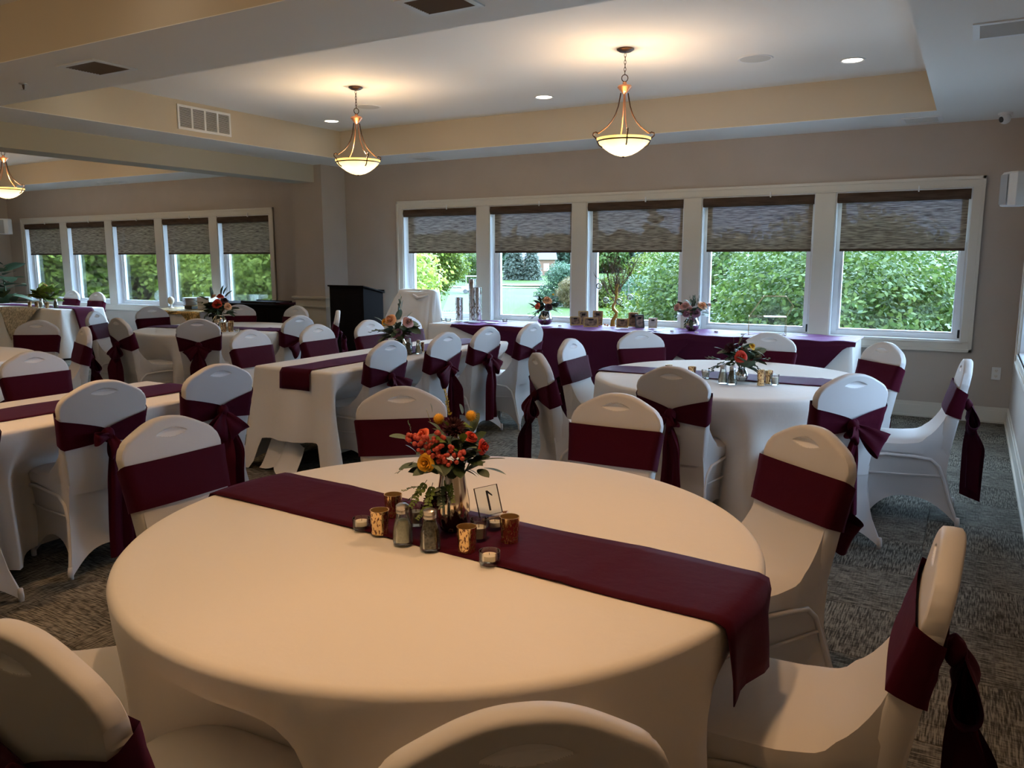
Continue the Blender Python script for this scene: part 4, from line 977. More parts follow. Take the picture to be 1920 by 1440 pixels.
def tealight(x, y, label, r=.027, h=.032, z=ZI, group='clear tealight dishes'):
    t = thing('tealight_dish', label, 'candle', (x, y, z), rnd.random()*6, group)
    obj('glass', MB().lathe([(0, 0), (.92*r, 0), (.96*r, .002), (r, h), (.91*r, h), (.88*r, .010), (0, .010)], 28), MT['clear'], t)
    w = obj('candle', MB().lathe([(0, .0105), (.72*r, .0105), (.72*r, .022), (.69*r, .0235), (.6*r, .0225), (0, .0225)], 24), MT['wax'], t)
    obj('wick', MB().tube([(0, 0, .022), (.001, 0, .029)], .0007, 5), MT['blackmat'], w)
def shaker(x, y, label, content, z=ZI, k=1.0, group='glass shakers'):
    t = thing('shaker', label, 'shaker', (x, y, z), rnd.random()*6, group); t.scale = (k, k, k)
    g = [(0, 0), (.026, 0), (.0285, .004), (.0285, .03), (.026, .05), (.0185, .078), (.0170, .088), (.0170, .095), (.0155, .095), (.0155, .08), (.024, .05), (.0262, .03), (.026, .006), (0, .005)]
    obj('glass', MB().lathe(g, 24), MT['green_glass'], t)
    top = .066 if content == 'salt' else .082
    obj('contents', MB().lathe([(0, .0055), (.0255, .0065), (.0258, .03), (.0235, .05), (.0165, top), (.008, top+.004), (0, top+.005)], 20), MT[content], t)
    obj('lid', MB().lathe([(.0182, .088), (.0185, .096), (.0178, .098), (.0185, .100), (.0178, .103), (.0185, .105), (.018, .109), (.012, .1135), (0, .1145)], 24), MT['chrome'], t)
# --- near table centrepiece
vase((-1.27, 1.86, ZI), V_TALL, MT['merc'], 'speckled mercury glass vase under the big bouquet on the near table')
B = Bouquet((-1.27, 1.86, ZI), 'yellow, red and burgundy bouquet with red berries on the near table', seed=3)
S = .00041; fx = lambda X: (X-865)*S; fz = lambda Y: (1105-Y)*S
B.stems(.03, .20, .05)
B.flower('dahlia', 'f_wine', fx(885), -.02, fz(350), .036, (.05, -.75, .75)); B.flower('dahlia', 'f_wine', fx(738), -.065, fz(845), .029, (-.15, -.9, .45))
B.flower('rose', 'f_coral', fx(672), -.03, fz(392), .021, (-.4, -.5, .7)); B.flower('rose', 'f_red', fx(1000), -.02, fz(418), .020, (.4, -.6, .7)); B.flower('rose', 'f_red', fx(1080), -.03, fz(482), .024, (.85, -.45, .1))
B.flower('rose', 'f_yellow', fx(700), -.075, fz(566), .027, (-.35, -.9, .1)); B.flower('puff', 'f_yellow', fx(777), 0, fz(297), .018); B.flower('puff', 'f_yellow', fx(1000), .01, fz(280), .018)
B.flower('rose', 'f_coral', fx(640), .0, fz(420), .014, (-.6, -.3, .6))
q = random.Random(5)
for cx, cz, sx, sz, n, yy in ((690, 440, 75, 60, 22, -.065), (850, 500, 115, 70, 40, -.085), (585, 408, 45, 30, 9, -.03), (790, 390, 40, 45, 8, -.07)):
    for i in range(n):
        a = q.random()*2*PI; rr = q.random()**.5; B.berry(fx(cx+sx*rr*math.cos(a)), yy+q.uniform(-.014, .012), fz(cz+sz*rr*math.sin(a)), q.uniform(.0058, .0074))
L_ = B.leaf
for X, Y, l, d, mk, kd, yy in ((560, 425, .052, (-1, -.1, .15), 'l_euc', 'round', -.02), (640, 610, .055, (-.9, -.25, -.1), 'l_euc', 'round', -.03), (1005, 400, .056, (.35, .1, .9), 'l_euc', 'round', .03), (1080, 590, .066, (1, -.1, .1), 'l_euc', 'round', -.01),
                              (1090, 640, .068, (1, -.2, -.25), 'l_euc', 'oval', -.02), (1050, 630, .05, (.7, -.7, -.3), 'l_dark', 'oval', -.05), (720, 620, .056, (-.8, -.5, -.25), 'l_euc', 'oval', -.05), (790, 610, .06, (-.75, -.6, -.15), 'l_euc', 'long', -.07),
                              (740, 560, .05, (.7, -.6, -.35), 'l_euc', 'long', -.10), (900, 600, .06, (.3, -.8, -.35), 'l_dark', 'oval', -.06), (860, 580, .06, (-.2, -.9, -.2), 'l_dark', 'oval', -.06), (980, 570, .06, (.7, -.6, -.1), 'l_dark', 'oval', -.04),
                              (990, 520, .055, (.6, -.6, .2), 'l_dark', 'long', -.03), (1040, 520, .05, (.6, -.3, .7), 'l_fresh', 'long', -.02), (950, 430, .04, (.1, -.6, .7), 'l_fresh', 'oval', -.05), (830, 560, .05, (0, -.8, -.5), 'l_dark', 'round', -.08),
                              (620, 545, .045, (-.6, -.2, .5), 'l_dark', 'oval', 0), (600, 470, .035, (-.7, -.2, .5), 'l_fresh', 'oval', -.02), (940, 270, .03, (-.3, 0, 1), 'l_euc', 'round', .02), (725, 260, .028, (-.2, 0, 1), 'l_euc', 'round', .02)):
    L_(mk, kd, fx(X), yy, fz(Y), l, d, q.uniform(-.4, .4))
B.ruff(fz(585), .085, 44, L_=.068, dz=.035); B.ruff(fz(500), .06, 34, L_=.058, dz=.045); B.ruff(fz(560), .07, 22, 'l_euc', ('round', 'oval'), .062); B.ruff(fz(430), .05, 16, 'l_fresh', ('oval', 'long'), .045, dz=.04)
B.sprig(('f_lime', 'bud'), fx(850), .0, fz(300), .085, (-.15, .1, 1)); B.sprig(('f_lime', 'bud'), fx(838), .0, fz(270), .07, (-.1, .0, 1)); B.sprig(('f_lime', 'bud'), fx(715), 0, fz(330), .042, (-.25, 0, 1)); B.sprig(('l_fresh', 'oval'), fx(585), -.01, fz(390), .035, (-.3, 0, 1))
for X, Y, l, d in ((700, 700, .085, (-.45, -.35, -.75)), (680, 760, .075, (-.75, -.3, -.5)), (740, 720, .09, (-.15, -.55, -.85)), (790, 730, .07, (.1, -.6, -.7)), (850, 720, .06, (.25, -.6, -.75)), (720, 860, .06, (-.5, -.5, -.6)), (690, 890, .05, (.1, -.5, -.6))):
    B.sprig(('l_dark', 'oval') if q.random() < .6 else ('l_fresh', 'oval'), fx(X), -.055, fz(Y), l, d, q.uniform(-.5, .5))
B.sprig(('l_fresh', 'oval'), fx(640), -.03, fz(760), .05, (-.9, -.2, -.25)); B.sprig(('l_euc', 'round'), fx(600), -.02, fz(590), .06, (-.7, 0, -.5))
tealight(-1.51, 1.735, 'small clear tealight dish at the left end of the near centrepiece'); votive(-1.437, 1.73, 'gold speckled votive between the leftmost tealight and the salt shaker'); votive(-1.50, 1.872, 'gold votive farthest back, behind the salt shaker')
shaker(-1.33, 1.70, 'glass shaker filled with white salt on the near table', 'salt', group='shakers on the near table'); shaker(-1.237, 1.70, 'glass shaker filled with dark pepper on the near table', 'pepper', group='shakers on the near table')
clear_candle(-1.385, 1.835, 'clear candle cup half hidden between salt and pepper shakers', .021, .062); votive(-1.14, 1.735, 'gold votive in front of the mercury vase with a bright reflection')
clear_candle(-1.155, 1.82, 'clear cup with a white candle and wick right of the vase', .0245, .064, fill=.04); tealight(-1.165, 1.925, 'clear tealight dish behind the rightmost gold votive'); votive(-1.075, 1.855, 'gold speckled votive at the right end of the near centrepiece', .0285, .074); tealight(-1.04, 1.69, 'clear tealight dish closest to the runner edge', .0285, .034)
tn = thing('table_number', 'clear acrylic table number 1 leaning behind the vase', 'table number', (-1.235, 2.02, ZI), math.radians(29.9+38))
tilt = (math.radians(-20), 0, 0)
obj('plate', MB().box(-.044, .044, -.0015, .0015, .004, .094), MT['clear'], tn, rot=tilt, smooth=False)
f = MB()
for a in ((-.044, -.0425, .004, .094), (.0425, .044, .004, .094), (-.0425, .0425, .004, .0055), (-.0425, .0425, .0925, .094)): f.box(a[0], a[1], -.002, .002, a[2], a[3])
obj('border', f, MT['bronze'], tn, rot=tilt, smooth=False)
d1 = MB().box(-.004, .003, -.0022, -.0016, .018, .08); d1.add([(.003, -.0022, .08), (.003, -.0022, .071), (.016, -.0022, .060), (.018, -.0022, .064)], [(0, 1, 2, 3)]); obj('numeral', d1, MT['frameblack'], tn, rot=tilt, smooth=False)
obj('stand', MB().tube([(-.05, -.02, .003), (-.01, -.028, .006), (.03, -.03, .004), (.05, -.015, .008), (.045, .0, .004)], .0035, 7), MT['copper'], tn)
# --- centrepiece of the round table by the windows
def globe(loc, R, m, label): return vase(loc, scaled(V_GLOBE, R), m, label)
globe((-1.255, 5.17, ZI), .042, MT['silver'], 'silver mercury glass vase under the coral rose bouquet')
B = Bouquet((-1.255, 5.17, ZI), 'bouquet with one coral rose, burgundy dahlia and trailing greenery', seed=5); q = random.Random(8)
S2 = 5.1/1494; E_ = lambda X: (X-1388)*S2; Z_ = lambda Y: (714-Y)*S2*1.0
B.stems(.02, .13, .05); B.flower('rose', 'f_red', E_(1374), -.125, Z_(664), .040, (-.1, -.95, .25)); B.flower('dahlia', 'f_wine', E_(1356), -.09, Z_(649), .040, (-.4, -.6, .6)); B.flower('rose', 'f_yellow', E_(1398), -.07, Z_(647), .028, (.6, -.5, .6)); B.flower('rose', 'f_wine', E_(1388), 0, Z_(640), .022)
for X, Y, l, d, mk, kd in ((1350, 655, .07, (-1, -.1, .3), 'l_euc', 'round'), (1388, 650, .075, (.2, -.3, .2), 'l_euc', 'round'), (1366, 642, .05, (-.1, 0, 1), 'l_euc', 'long'), (1378, 640, .055, (.5, 0, 1), 'l_euc', 'oval'), (1395, 670, .07, (.9, -.2, .1), 'l_euc', 'oval'), (1392, 660, .06, (.5, -.5, -.2), 'l_euc', 'round')): B.leaf(mk, kd, E_(X), -.04, Z_(Y), l, d)
B.ruff(.15, .12, 40, 'l_euc', ('oval', 'long', 'round'), .095, dz=.06); B.ruff(.13, .10, 26, L_=.085, dz=.05); B.ruff(.20, .07, 18, 'l_dark', ('oval',), .08); B.berry(E_(1381), -.05, Z_(650), .006); B.sprig(('f_lime', 'bud'), E_(1380), 0, Z_(648), .06, (.1, 0, 1))
for X, Y, l, d in ((1352, 676, .12, (-.75, -.3, -.35)), (1340, 682, .10, (-.7, -.3, -.65)), (1396, 678, .13, (.75, -.3, -.45)), (1402, 688, .12, (.7, -.35, -.7)), (1345, 672, .10, (-.95, -.1, .1)), (1400, 672, .12, (.95, 0, 0))): B.sprig(('l_dark', 'oval') if q.random() < .4 else ('l_euc', 'round'), E_(X), -.03, Z_(Y), l, d, q.uniform(-.5, .5))
shaker(-1.33, 4.995, 'glass salt shaker beside the silver vase', 'salt', k=1.05, group='shakers on the window round table'); shaker(-1.268, 4.985, 'glass pepper shaker beside the silver vase', 'pepper', k=1.05, group='shakers on the window round table')
votive(-1.81, 5.36, 'gold votive alone at the far left of the window round table', .026, .045, ZI, 'gold votives on the window table'); votive(-1.60, 5.22, 'gold votive with speckles left of the coral rose bouquet', .028, .062, ZI, 'gold votives on the window table')
clear_candle(-1.49, 5.16, 'clear candle cup left of the shakers on the window table', .027, .056, ZI, .045, 'candle cups on the window table'); votive(-1.10, 5.02, 'gold votive in front right of the silver vase', .024, .098, ZI, 'gold votives on the window table')
votive(-1.075, 5.125, 'gold votive half hidden behind another, right of the silver vase', .025, .085, ZI, 'gold votives on the window table'); clear_candle(-1.03, 5.09, 'clear candle cup at the right end of the window table centrepiece', .027, .066, ZI, .05, 'candle cups on the window table')
# --- middle long table
globe((-4.13, 5.29, ZI), .068, MT['merc'], 'gold mercury glass vase on the middle long table')
B = Bouquet((-4.13, 5.29, ZI), 'peach rose and eucalyptus bouquet on the middle long table', seed=9); q = random.Random(4); S3 = 6.6/1494; E_ = lambda X: (X-750)*S3; Z_ = lambda Y: (664-Y)*S3
B.stems(.03, .2, .06); B.flower('rose', 'f_peach', E_(737), -.09, Z_(601), .058, (-.3, -.7, .6)); B.flower('rose', 'f_yellow', E_(728), -.08, Z_(604), .042, (-.7, -.5, .5)); B.flower('rose', 'f_pink', E_(769), -.07, Z_(605), .050, (.5, -.6, .5)); B.flower('rose', 'f_mauve', E_(751), -.07, Z_(624), .034, (0, -.9, .3)); B.flower('rose', 'f_mauve', E_(744), -.08, Z_(628), .028, (-.2, -.9, .2))
for X, Y, l, d in ((752, 590, .09, (.05, 0, 1)), (757, 580, .08, (.2, 0, 1)), (750, 600, .09, (.25, -.2, .9)), (772, 612, .09, (.9, -.1, -.1)), (722, 605, .09, (-.9, 0, .5)), (728, 620, .08, (-.9, -.3, -.2)), (724, 632, .08, (-.7, -.3, -.6)), (765, 598, .08, (.6, 0, .6)), (770, 620, .08, (.7, -.4, -.3))): B.leaf('l_euc', q.choice(('round', 'oval')), E_(X), -.03, Z_(Y), l, d)
B.ruff(.185, .13, 34, L_=.11, dz=.04); B.ruff(.20, .12, 20, 'l_euc', ('round',), .09, dz=.05)
for X, Y, l, d in ((728, 630, .12, (-.5, -.3, -.75)), (722, 618, .12, (-.9, -.1, -.2)), (753, 590, .15, (.1, 0, 1))): B.sprig(('l_euc', 'round'), E_(X), -.03, Z_(Y), l, d)
shaker(-4.02, 5.27, 'pepper shaker beside the gold vase on the middle long table', 'pepper', k=1.15, group='shakers on the middle table'); shaker(-3.965, 5.335, 'salt shaker behind the pepper on the middle long table', 'salt', k=1.0, group='shakers on the middle table')
votive(-4.0, 5.42, 'gold votive behind the shakers on the middle long table', .026, .085, ZI, 'gold votives on the middle table'); tealight(-3.95, 5.50, 'tealight dish on the runner past the shakers of the middle table', .03, .04); clear_candle(-4.20, 5.52, 'clear candle cup behind the gold vase of the middle table', .027, .066, ZI, .05, 'candle cups on the middle table')
# --- far round table
globe((-7.45, 6.24, ZI), .082, MT['merc'], 'gold mercury glass vase on the far round table')
B = Bouquet((-7.45, 6.24, ZI), 'red and orange bouquet on the far round table', seed=12); q = random.Random(6); S4 = 9.1/1494; E_ = lambda X: (X-417)*S4; Z_ = lambda Y: (614-Y)*S4
B.stems(.03, .2, .07); B.flower('rose', 'f_red', E_(419), -.08, Z_(569), .058, (0, -.9, .4)); B.flower('rose', 'f_peach', E_(437), -.05, Z_(574), .046, (.6, -.6, .3)); B.flower('rose', 'f_wine', E_(430), -.03, Z_(563), .045, (.4, -.4, .7)); B.flower('rose', 'f_red', E_(421), 0, Z_(556), .042, (.2, -.4, .9)); B.flower('rose', 'f_peach', E_(408), 0, Z_(556), .036, (-.4, -.4, .8)); B.flower('rose', 'f_wine', E_(405), -.05, Z_(572), .035, (-.6, -.6, .4))
for X, Y, l, d in ((406, 557, .12, (-.1, 0, 1)), (424, 553, .12, (.3, 0, 1)), (428, 552, .11, (.5, 0, .9)), (398, 562, .11, (-.9, 0, .4)), (398, 572, .11, (-.9, 0, 0)), (432, 556, .11, (.8, 0, .7)), (436, 585, .10, (.6, -.3, -.4)), (402, 585, .10, (-.5, -.4, -.5))): B.leaf('l_dark', q.choice(('round', 'oval')), E_(X), -.02, Z_(Y), l, d)
B.ruff(.20, .14, 34, L_=.13); B.ruff(.24, .14, 18, 'l_dark', ('round', 'oval'), .11)
for X, Y, l, d in ((400, 586, .15, (-.6, -.2, -.8)), (392, 568, .1, (-.9, 0, .2)), (398, 600, .1, (-.4, -.3, -.8))): B.sprig(('l_dark', 'oval'), E_(X), -.03, Z_(Y), l, d)
for i, (x, y) in enumerate(((-6.99, 5.90), (-6.93, 5.95), (-7.10, 6.10))): votive(x, y, ('gold votive at the front of the far round table centrepiece', 'gold votive second from the right on the far round table', 'gold votive close to the vase of the far round table')[i], .03, .10, ZI, 'gold votives on the far round table')
clear_candle(-7.03, 6.0, 'clear candle cup among gold votives on the far round table', .03, .08, ZI, .05, 'candle cups on the far round table'); shaker(-7.18, 6.03, 'salt shaker on the far round table', 'salt', k=1.1, group='shakers on the far round table'); tealight(-6.87, 5.98, 'tealight dish at the end of the far round table centrepiece', .03, .04)

# --- memorial table under the windows
MX0, MX1, MY0, MY1 = -5.78, -.93, 7.96, 8.66
table_rect(MX0, -3.36, MY0, MY1, 'folding table under the memorial cloth near the covered easel'); table_rect(-3.34, MX1, MY0, MY1, 'folding table under the memorial cloth near the corner window')
drape('tablecloth', 'white cloth under plum overlays on the long memorial table', 'tablecloth', rrect(MX0, MX1, MY0, MY1), ZCL, .03, [], 31, MT['cloth'], fold=.022, flare=.05, group='white tablecloths')
def overlay(x0, x1, hem, label, seed, ztop, yb):
    """plum cloth laid on the table top and hanging over the front edge, its hem cut by hem(x)"""
    q = random.Random(seed); ph = [q.random()*6 for _ in range(8)]; n = int((x1-x0)/.035); P = []; yf = MY0-.012
    for i in range(n+1):
        x = lerp(x0, x1, i/n); col = []
        for k in range(19):
            v = k/18; y = lerp(yb, yf+.02, v); wr = .0050*math.sin(5.2*x+3*y+ph[0])*math.sin(2.3*x-4*y+ph[1])+.0035*math.sin(13*x+8*y+ph[2])+.003*math.sin(21*x-11*y+ph[5])
            col.append((x, y, ztop+.011+wr*(1.0)))
        for a in (30, 60, 90): a = math.radians(a); col.append((x, yf+.02-.022*math.sin(a), ztop+.008-.022*(1-math.cos(a))))
        zh = min(hem(x), ztop-.03)
        for k in range(1, 15):
            v = k/14; z = lerp(ztop-.016, zh, v); fo = .010*math.sin(6*x+ph[3])+.006*math.sin(15*x+ph[4])
            col.append((x, yf-.006-(ztop-z)*.085-.012-fo*v, z))
        P.append(col)
    o = obj('cloth_overlay', MB().grid(P), MT['overlay'], smooth=True, sharp=None); sm_ = o.modifiers.new('thickness', 'SOLIDIFY'); sm_.thickness = .002
    return tag(o, label, 'cloth', 'plum overlays')
overlay(-5.42, -2.44, lambda x: interp(x, [(-5.42, .75), (-4.9, .60), (-3.9, .12), (-3.0, .10), (-2.80, .30), (-2.44, .75)]), 'plum satin overlay under the vases, picture frames and twig tree', 41, ZCL, 8.63)
overlay(-2.95, -.90, lambda x: interp(x, [(-2.95, .70), (-2.73, .61), (-2.45, .50), (-1.75, .20), (-1.55, .16), (-1.18, .50), (-.99, .73), (-.90, .75)]), 'plum satin overlay at the corner window end, hanging to a point', 42, ZCL+.006, 8.60)
ZM = ZCL+.015
for x, y, r, h, n in ((-5.63, 8.45, .049, .29, 'shortest speckled mercury cylinder vase on the memorial table'), (-5.47, 8.52, .050, .52, 'tallest speckled mercury cylinder vase on the memorial table'), (-5.355, 8.47, .046, .41, 'middle-height speckled mercury cylinder vase by the window board')):
    t = thing('cylinder_vase', n, 'vase', (x, y, ZM+.004 if x > -5.42 else ZM-.004), 0, 'mercury cylinder vases'); obj('body', MB().lathe([(0, 0), (r, 0), (r, h), (r-.004, h), (r-.004, .02), (0, .02)], 28), MT['birch'], t)
for i, (x, y, a) in enumerate(((-5.25, 8.22, .3), (-5.10, 8.28, -.2), (-4.98, 8.2, .1), (-5.36, 8.26, .8))):
    o = obj('card', MB().box(-.07, .07, -.05, .05, 0, .002), MT['paper'], None, (x, y, ZM+.004+.002*i), (0, 0, a), smooth=False); tag(o, 'pale printed card below the mercury cylinder vases, '+('second from the easel', 'third from the easel', 'farthest from the easel', 'nearest the easel')[i], 'card', 'cards below the cylinder vases')
for i, (x, y) in enumerate(((-5.70, 8.2), (-5.60, 8.16), (-4.93, 8.4))):
    t = thing('candle_dish', 'small clear glass candle dish '+('on the white cloth end, farther from the viewer', 'on the white cloth end, nearer the viewer', 'right of the mercury cylinder vases')[i], 'candle', (x, y, ZM-.006 if x < -5.4 else ZM+.004), 0, 'candle dishes by the cylinder vases'); obj('glass', MB().lathe([(0, 0), (.028, 0), (.035, .045), (.032, .045), (.026, .006), (0, .005)], 18), MT['clear'], t); obj('candle', MB().lathe([(0, .006), (.022, .006), (.022, .02), (0, .021)], 14), MT['wax'], t)
globe((-4.32, 8.29, ZM+.003), .09, MT['silver'], 'round silvered vase with flowers near the third window board')
B = Bouquet((-4.32, 8.29, ZM), 'small peach and orange bouquet in a round silvered vase', seed=15); q = random.Random(15)
B.stems(.03, .18, .05); B.flower('rose', 'f_peach', .02, -.10, .29, .058, (.1, -.7, .7)); B.flower('rose', 'f_coral', -.09, -.11, .225, .042, (-.7, -.6, .3)); B.flower('rose', 'f_wine', .035, -.13, .22, .05, (.3, -.8, .2)); B.flower('puff', 'f_yellow', .095, .02, .355, .016)
for x, z, l, d in ((-.05, .25, .10, (-.3, -.1, 1)), (-.04, .30, .09, (-.2, 0, 1)), (-.03, .35, .07, (.3, 0, 1)), (-.05, .35, .06, (-.8, 0, .5)), (.07, .22, .10, (.6, 0, .8))): B.leaf('l_dark', 'round', x, -.02, z, l, d)
B.ruff(.20, .12, 40, L_=.12); B.ruff(.25, .08, 18, 'l_euc', ('round',), .10)
for d in ((.9, -.1, .2), (.95, -.2, -.1), (.9, 0, -.35), (.7, -.2, .5)): B.sprig(('l_dark', 'long'), .05, -.03, .19, .14, d)
for d in ((-.9, -.1, -.3), (-.6, -.2, -.7), (-.8, 0, -.6)): B.sprig(('l_dark', 'oval'), -.07, -.02, .17, .13, d)
def frame(x, y, W, H, rz, label, m, pm, lean=14, z=None):
    t = thing('picture_frame', label, 'picture frame', (x, y, z or ZM+.006), math.radians(rz), 'memorial picture frames'); rl = (math.radians(-lean), 0, 0); b = .012
    f = MB().box(-W/2, W/2, 0, .012, 0, b).box(-W/2, W/2, 0, .012, H-b, H).box(-W/2, -W/2+b, 0, .012, b, H-b).box(W/2-b, W/2, 0, .012, b, H-b); obj('moulding', f, m, t, rot=rl, smooth=False, bevel=.002)
    obj('photo', MB().box(-W/2+b, W/2-b, .004, .006, b, H-b), pm, t, rot=rl, smooth=False)
    obj('easel_back', MB().add([(-W*.18, .012, H*.8), (W*.18, .012, H*.8), (W*.2, .012+H*.55, 0), (-W*.2, .012+H*.55, 0)], [(0, 1, 2, 3)]).add([(-W*.18, .015, H*.8), (W*.18, .015, H*.8), (W*.2, .015+H*.55, 0), (-W*.2, .015+H*.55, 0)], [(0, 1, 2, 3)]), MT['blackmat'], t, smooth=False)
FG = MT['framegold']; FB = MT['frameblack']; PH = MT['photo']
frame(-3.90, 8.46, .115, .165, 33, 'upright gilt picture frame behind the two wide frames', FG, PH); frame(-3.745, 8.50, .115, .17, 16, 'upright gilt picture frame next to the twig tree', FG, PH)
frame(-3.955, 8.36, .125, .105, 40, 'wide gilt frame with two portraits at the left end of the frames', FG, PH); frame(-3.71, 8.24, .165, .11, 26, 'wide gilt frame in front with several portraits', FG, PH)
frame(-3.37, 8.33, .135, .105, 10, 'small gilt landscape frame right of the twig tree', FG, PH); frame(-3.31, 8.50, .105, .165, 12, 'upright gilt frame showing a bright couple portrait', FG, PH); frame(-3.18, 8.40, .105, .15, 44, 'dark narrow upright frame turned towards the left table', FB, PH); frame(-3.055, 8.45, .095, .115, 14, 'small pale frame on a black easel back', MT['chrome'], MT['photob'])
# gold tree with hanging glass balls
tr = thing('ornament_tree', 'gold painted twig tree with hanging glass balls and pearl strands', 'ornament tree', (-3.53, 8.52, ZM), math.radians(29.9))
obj('trunk', MB().tube([(-.03, 0, 0), (-.028, 0, .07), (.005, 0, .12), (.012, 0, .16), (-.025, 0, .20), (-.03, 0, .23), (.0, 0, .28), (.008, 0, .36), (.005, 0, .44), (.02, 0, .48)], [.03, .024, .022, .02, .02, .019, .018, .018, .021, .020], 10), MT['treegold'], tr)
q = random.Random(2); tw = MB()
def twig(p, d, L_, r, lev, mb):
    pts = [p]; dd = Vector(d).normalized()
    for i in range(4):
        dd = (dd+Vector((q.uniform(-.35, .35), q.uniform(-.35, .35), q.uniform(-.05, .3)))).normalized(); pts.append(pts[-1]+dd*L_/4)
    mb.tube(pts, [r, r*.85, r*.7, r*.55, r*.4], 5)
    if lev:
        for k in (1, 2, 3, 4):
            for _ in range(1 if k < 3 else 2):
                a = (dd+Vector((q.uniform(-.9, .9), q.uniform(-.7, .7), q.uniform(.0, .7)))).normalized(); twig(pts[k], a, L_*.55, r*.55, lev-1, mb)
for s_, z0, d, L_ in ((-1, .26, (-.8, .1, .75), .26), (-1, .34, (-.6, -.3, .8), .27), (1, .33, (.7, .2, .8), .25), (1, .38, (.55, -.3, .9), .27), (-1, .42, (-.45, .3, .9), .24), (1, .44, (.35, .3, .95), .24)):
    b = MB(); twig(Vector((.005, 0, z0)), d, L_, .0095, 2, b); obj('branch', b, MT['twig'], tr)
for x, y, z in ((-.115, -.03, .30), (.03, -.05, .285), (.16, 0, .335), (-.19, .02, .46)):
    o = obj('glass_ball', MB().lathe([(0, .036)]+[(.036*math.sin(PI*k/10), .036*math.cos(PI*k/10)) for k in range(1, 10)]+[(0, -.036)], 18, (x, y, z)), MT['crystal'], tr); obj('thread', MB().tube([(x, y, z+.036), (x*.95, y, z+.15)], .0008, 4), MT['chrome'], o)
for x, z0, n in ((.135, .56, 17), (.10, .42, 12), (-.02, .34, 8)):
    b = MB()
    for k in range(n): b.lathe([(0, .0055), (.0055, 0), (0, -.0055)], 6, (x, -.04, z0-.018*k))
    obj('pearl_strand', b, MT['pearl'], tr)
for i, (dx, dy) in enumerate(((-.1, -.10), (-.03, -.13), (.05, -.11), (.10, -.06), (-.12, -.02))):
    a = math.radians(29.9); o = link('rosebud', FM['rose', 'f_peach'], tr, (dx, dy, .016), scale=(.02,)*3)
globe((-2.585, 8.38, ZM+.004), .078, MT['silver'], 'round silvered vase before the fourth window board')
B = Bouquet((-2.585, 8.38, ZM), 'wide mauve and peach bouquet before the fourth window board', seed=18); B.stems(.03, .2, .06)
for x, y, z, r, c, d in ((-.17, -.02, .255, .045, 'f_pink', (-.8, -.5, .3)), (-.09, -.04, .265, .055, 'f_pink', (-.3, -.7, .6)), (-.05, -.07, .235, .042, 'f_pink', (-.2, -.9, .3)), (.01, -.09, .20, .055, 'f_mauve', (0, -.9, .25)), (.09, -.04, .27, .058, 'f_peach', (.3, -.6, .7)), (.17, 0, .275, .036, 'f_pink', (.8, -.3, .5)), (-.08, -.07, .19, .04, 'f_mauve', (-.4, -.8, .1))): B.flower('rose', c, x, y, z, r, d)
B.ruff(.21, .14, 36, L_=.11); B.ruff(.26, .08, 14, 'l_dark', ('long',), .10)
for d, x, z in (((0, 0, 1), .0, .25), ((-.2, 0, 1), -.02, .25), ((.2, 0, 1), .03, .25), ((.9, -.1, 0), .1, .19), ((.8, -.2, -.4), .1, .18), ((-.3, -.5, -.8), -.06, .15), ((-.1, -.6, -.8), -.02, .14)): B.sprig(('l_dark', 'long'), x, -.04, z, .12, d)
for i, (x, y) in enumerate(((-2.72, 8.12), (-2.45, 8.10), (-2.30, 8.3), (-1.98, 8.12), (-1.62, 8.22), (-4.05, 8.14))):
    t = thing('tea_candle', 'tiny white tea candle on plum cloth, '+('left of the mauve bouquet vase', 'right of the mauve bouquet vase', 'between mauve bouquet and glass box', 'in front of the glass card box', 'at the right corner of the glass card box', 'right of the peach bouquet vase')[i], 'candle', (x, y, ZM+.006), 0, 'scattered tea candles'); obj('cup', MB().lathe([(0, 0), (.019, 0), (.02, .014), (.018, .014), (.017, .010), (0, .010)], 14), MT['white'], t)
for i, (x, y, a) in enumerate(((-2.05, 8.35, .4), (-1.45, 8.35, -.3), (-2.9, 8.2, .2), (-3.0, 8.12, 1.0))):
    o = obj('card', MB().box(-.05, .05, -.035, .035, 0, .0015), MT['paper'], None, (x, y, ZM+.006), (0, 0, a), smooth=False); tag(o, 'white paper card lying on the plum overlay, '+('left of the glass card box', 'right of the glass card box', 'between pale frame and mauve bouquet', 'in front of the pale frame')[i], 'card', 'cards on the plum overlay')
# geometric glass box
gb = thing('glass_terrarium', 'gold-edged geometric glass card box before the fourth window', 'glass box', (-1.79, 8.33, ZM+.008), math.radians(14)); W = .36; Dp = .22; h1 = .18
def gp(u, v, z): return (u*W/2, v*Dp/2, z)
V_ = dict(a=gp(-1, -1, 0), b=gp(1, -1, 0), c=gp(1, 1, 0), d=gp(-1, 1, 0), e=gp(-1, -1, h1), f=gp(1, -1, h1), g=gp(1, 1, h1), h=gp(-1, 1, h1), i=gp(-.25, -.6, .385), j=gp(.95, -.6, .385), k=gp(.95, .6, .385), l=gp(-.25, .6, .385), m=gp(1.35, -.8, .29), n=gp(1.35, .8, .29))
E_ = 'ab bc cd da ae bf cg dh ef gh eh ei hl ij jk kl li fm gn mn mj nk'.split()
for e in E_: obj('edge_bar', MB().tube([V_[e[0]], V_[e[1]]], .0028, 6), MT['framegold'], gb)
for fc in ('abfe', 'dcgh', 'adhe', 'bcgf', 'eilh', 'ijkl', 'mnkj', 'fmng', 'efmji', 'hgnkl'):
    obj('pane', MB().add([V_[c] for c in fc], [tuple(range(len(fc)))]), MT['clear'], gb, smooth=False)
obj('tray', MB().box(-W*.1, W*.5, -Dp*.5, Dp*.5, h1-.004, h1), MT['ivory'], gb, smooth=False)

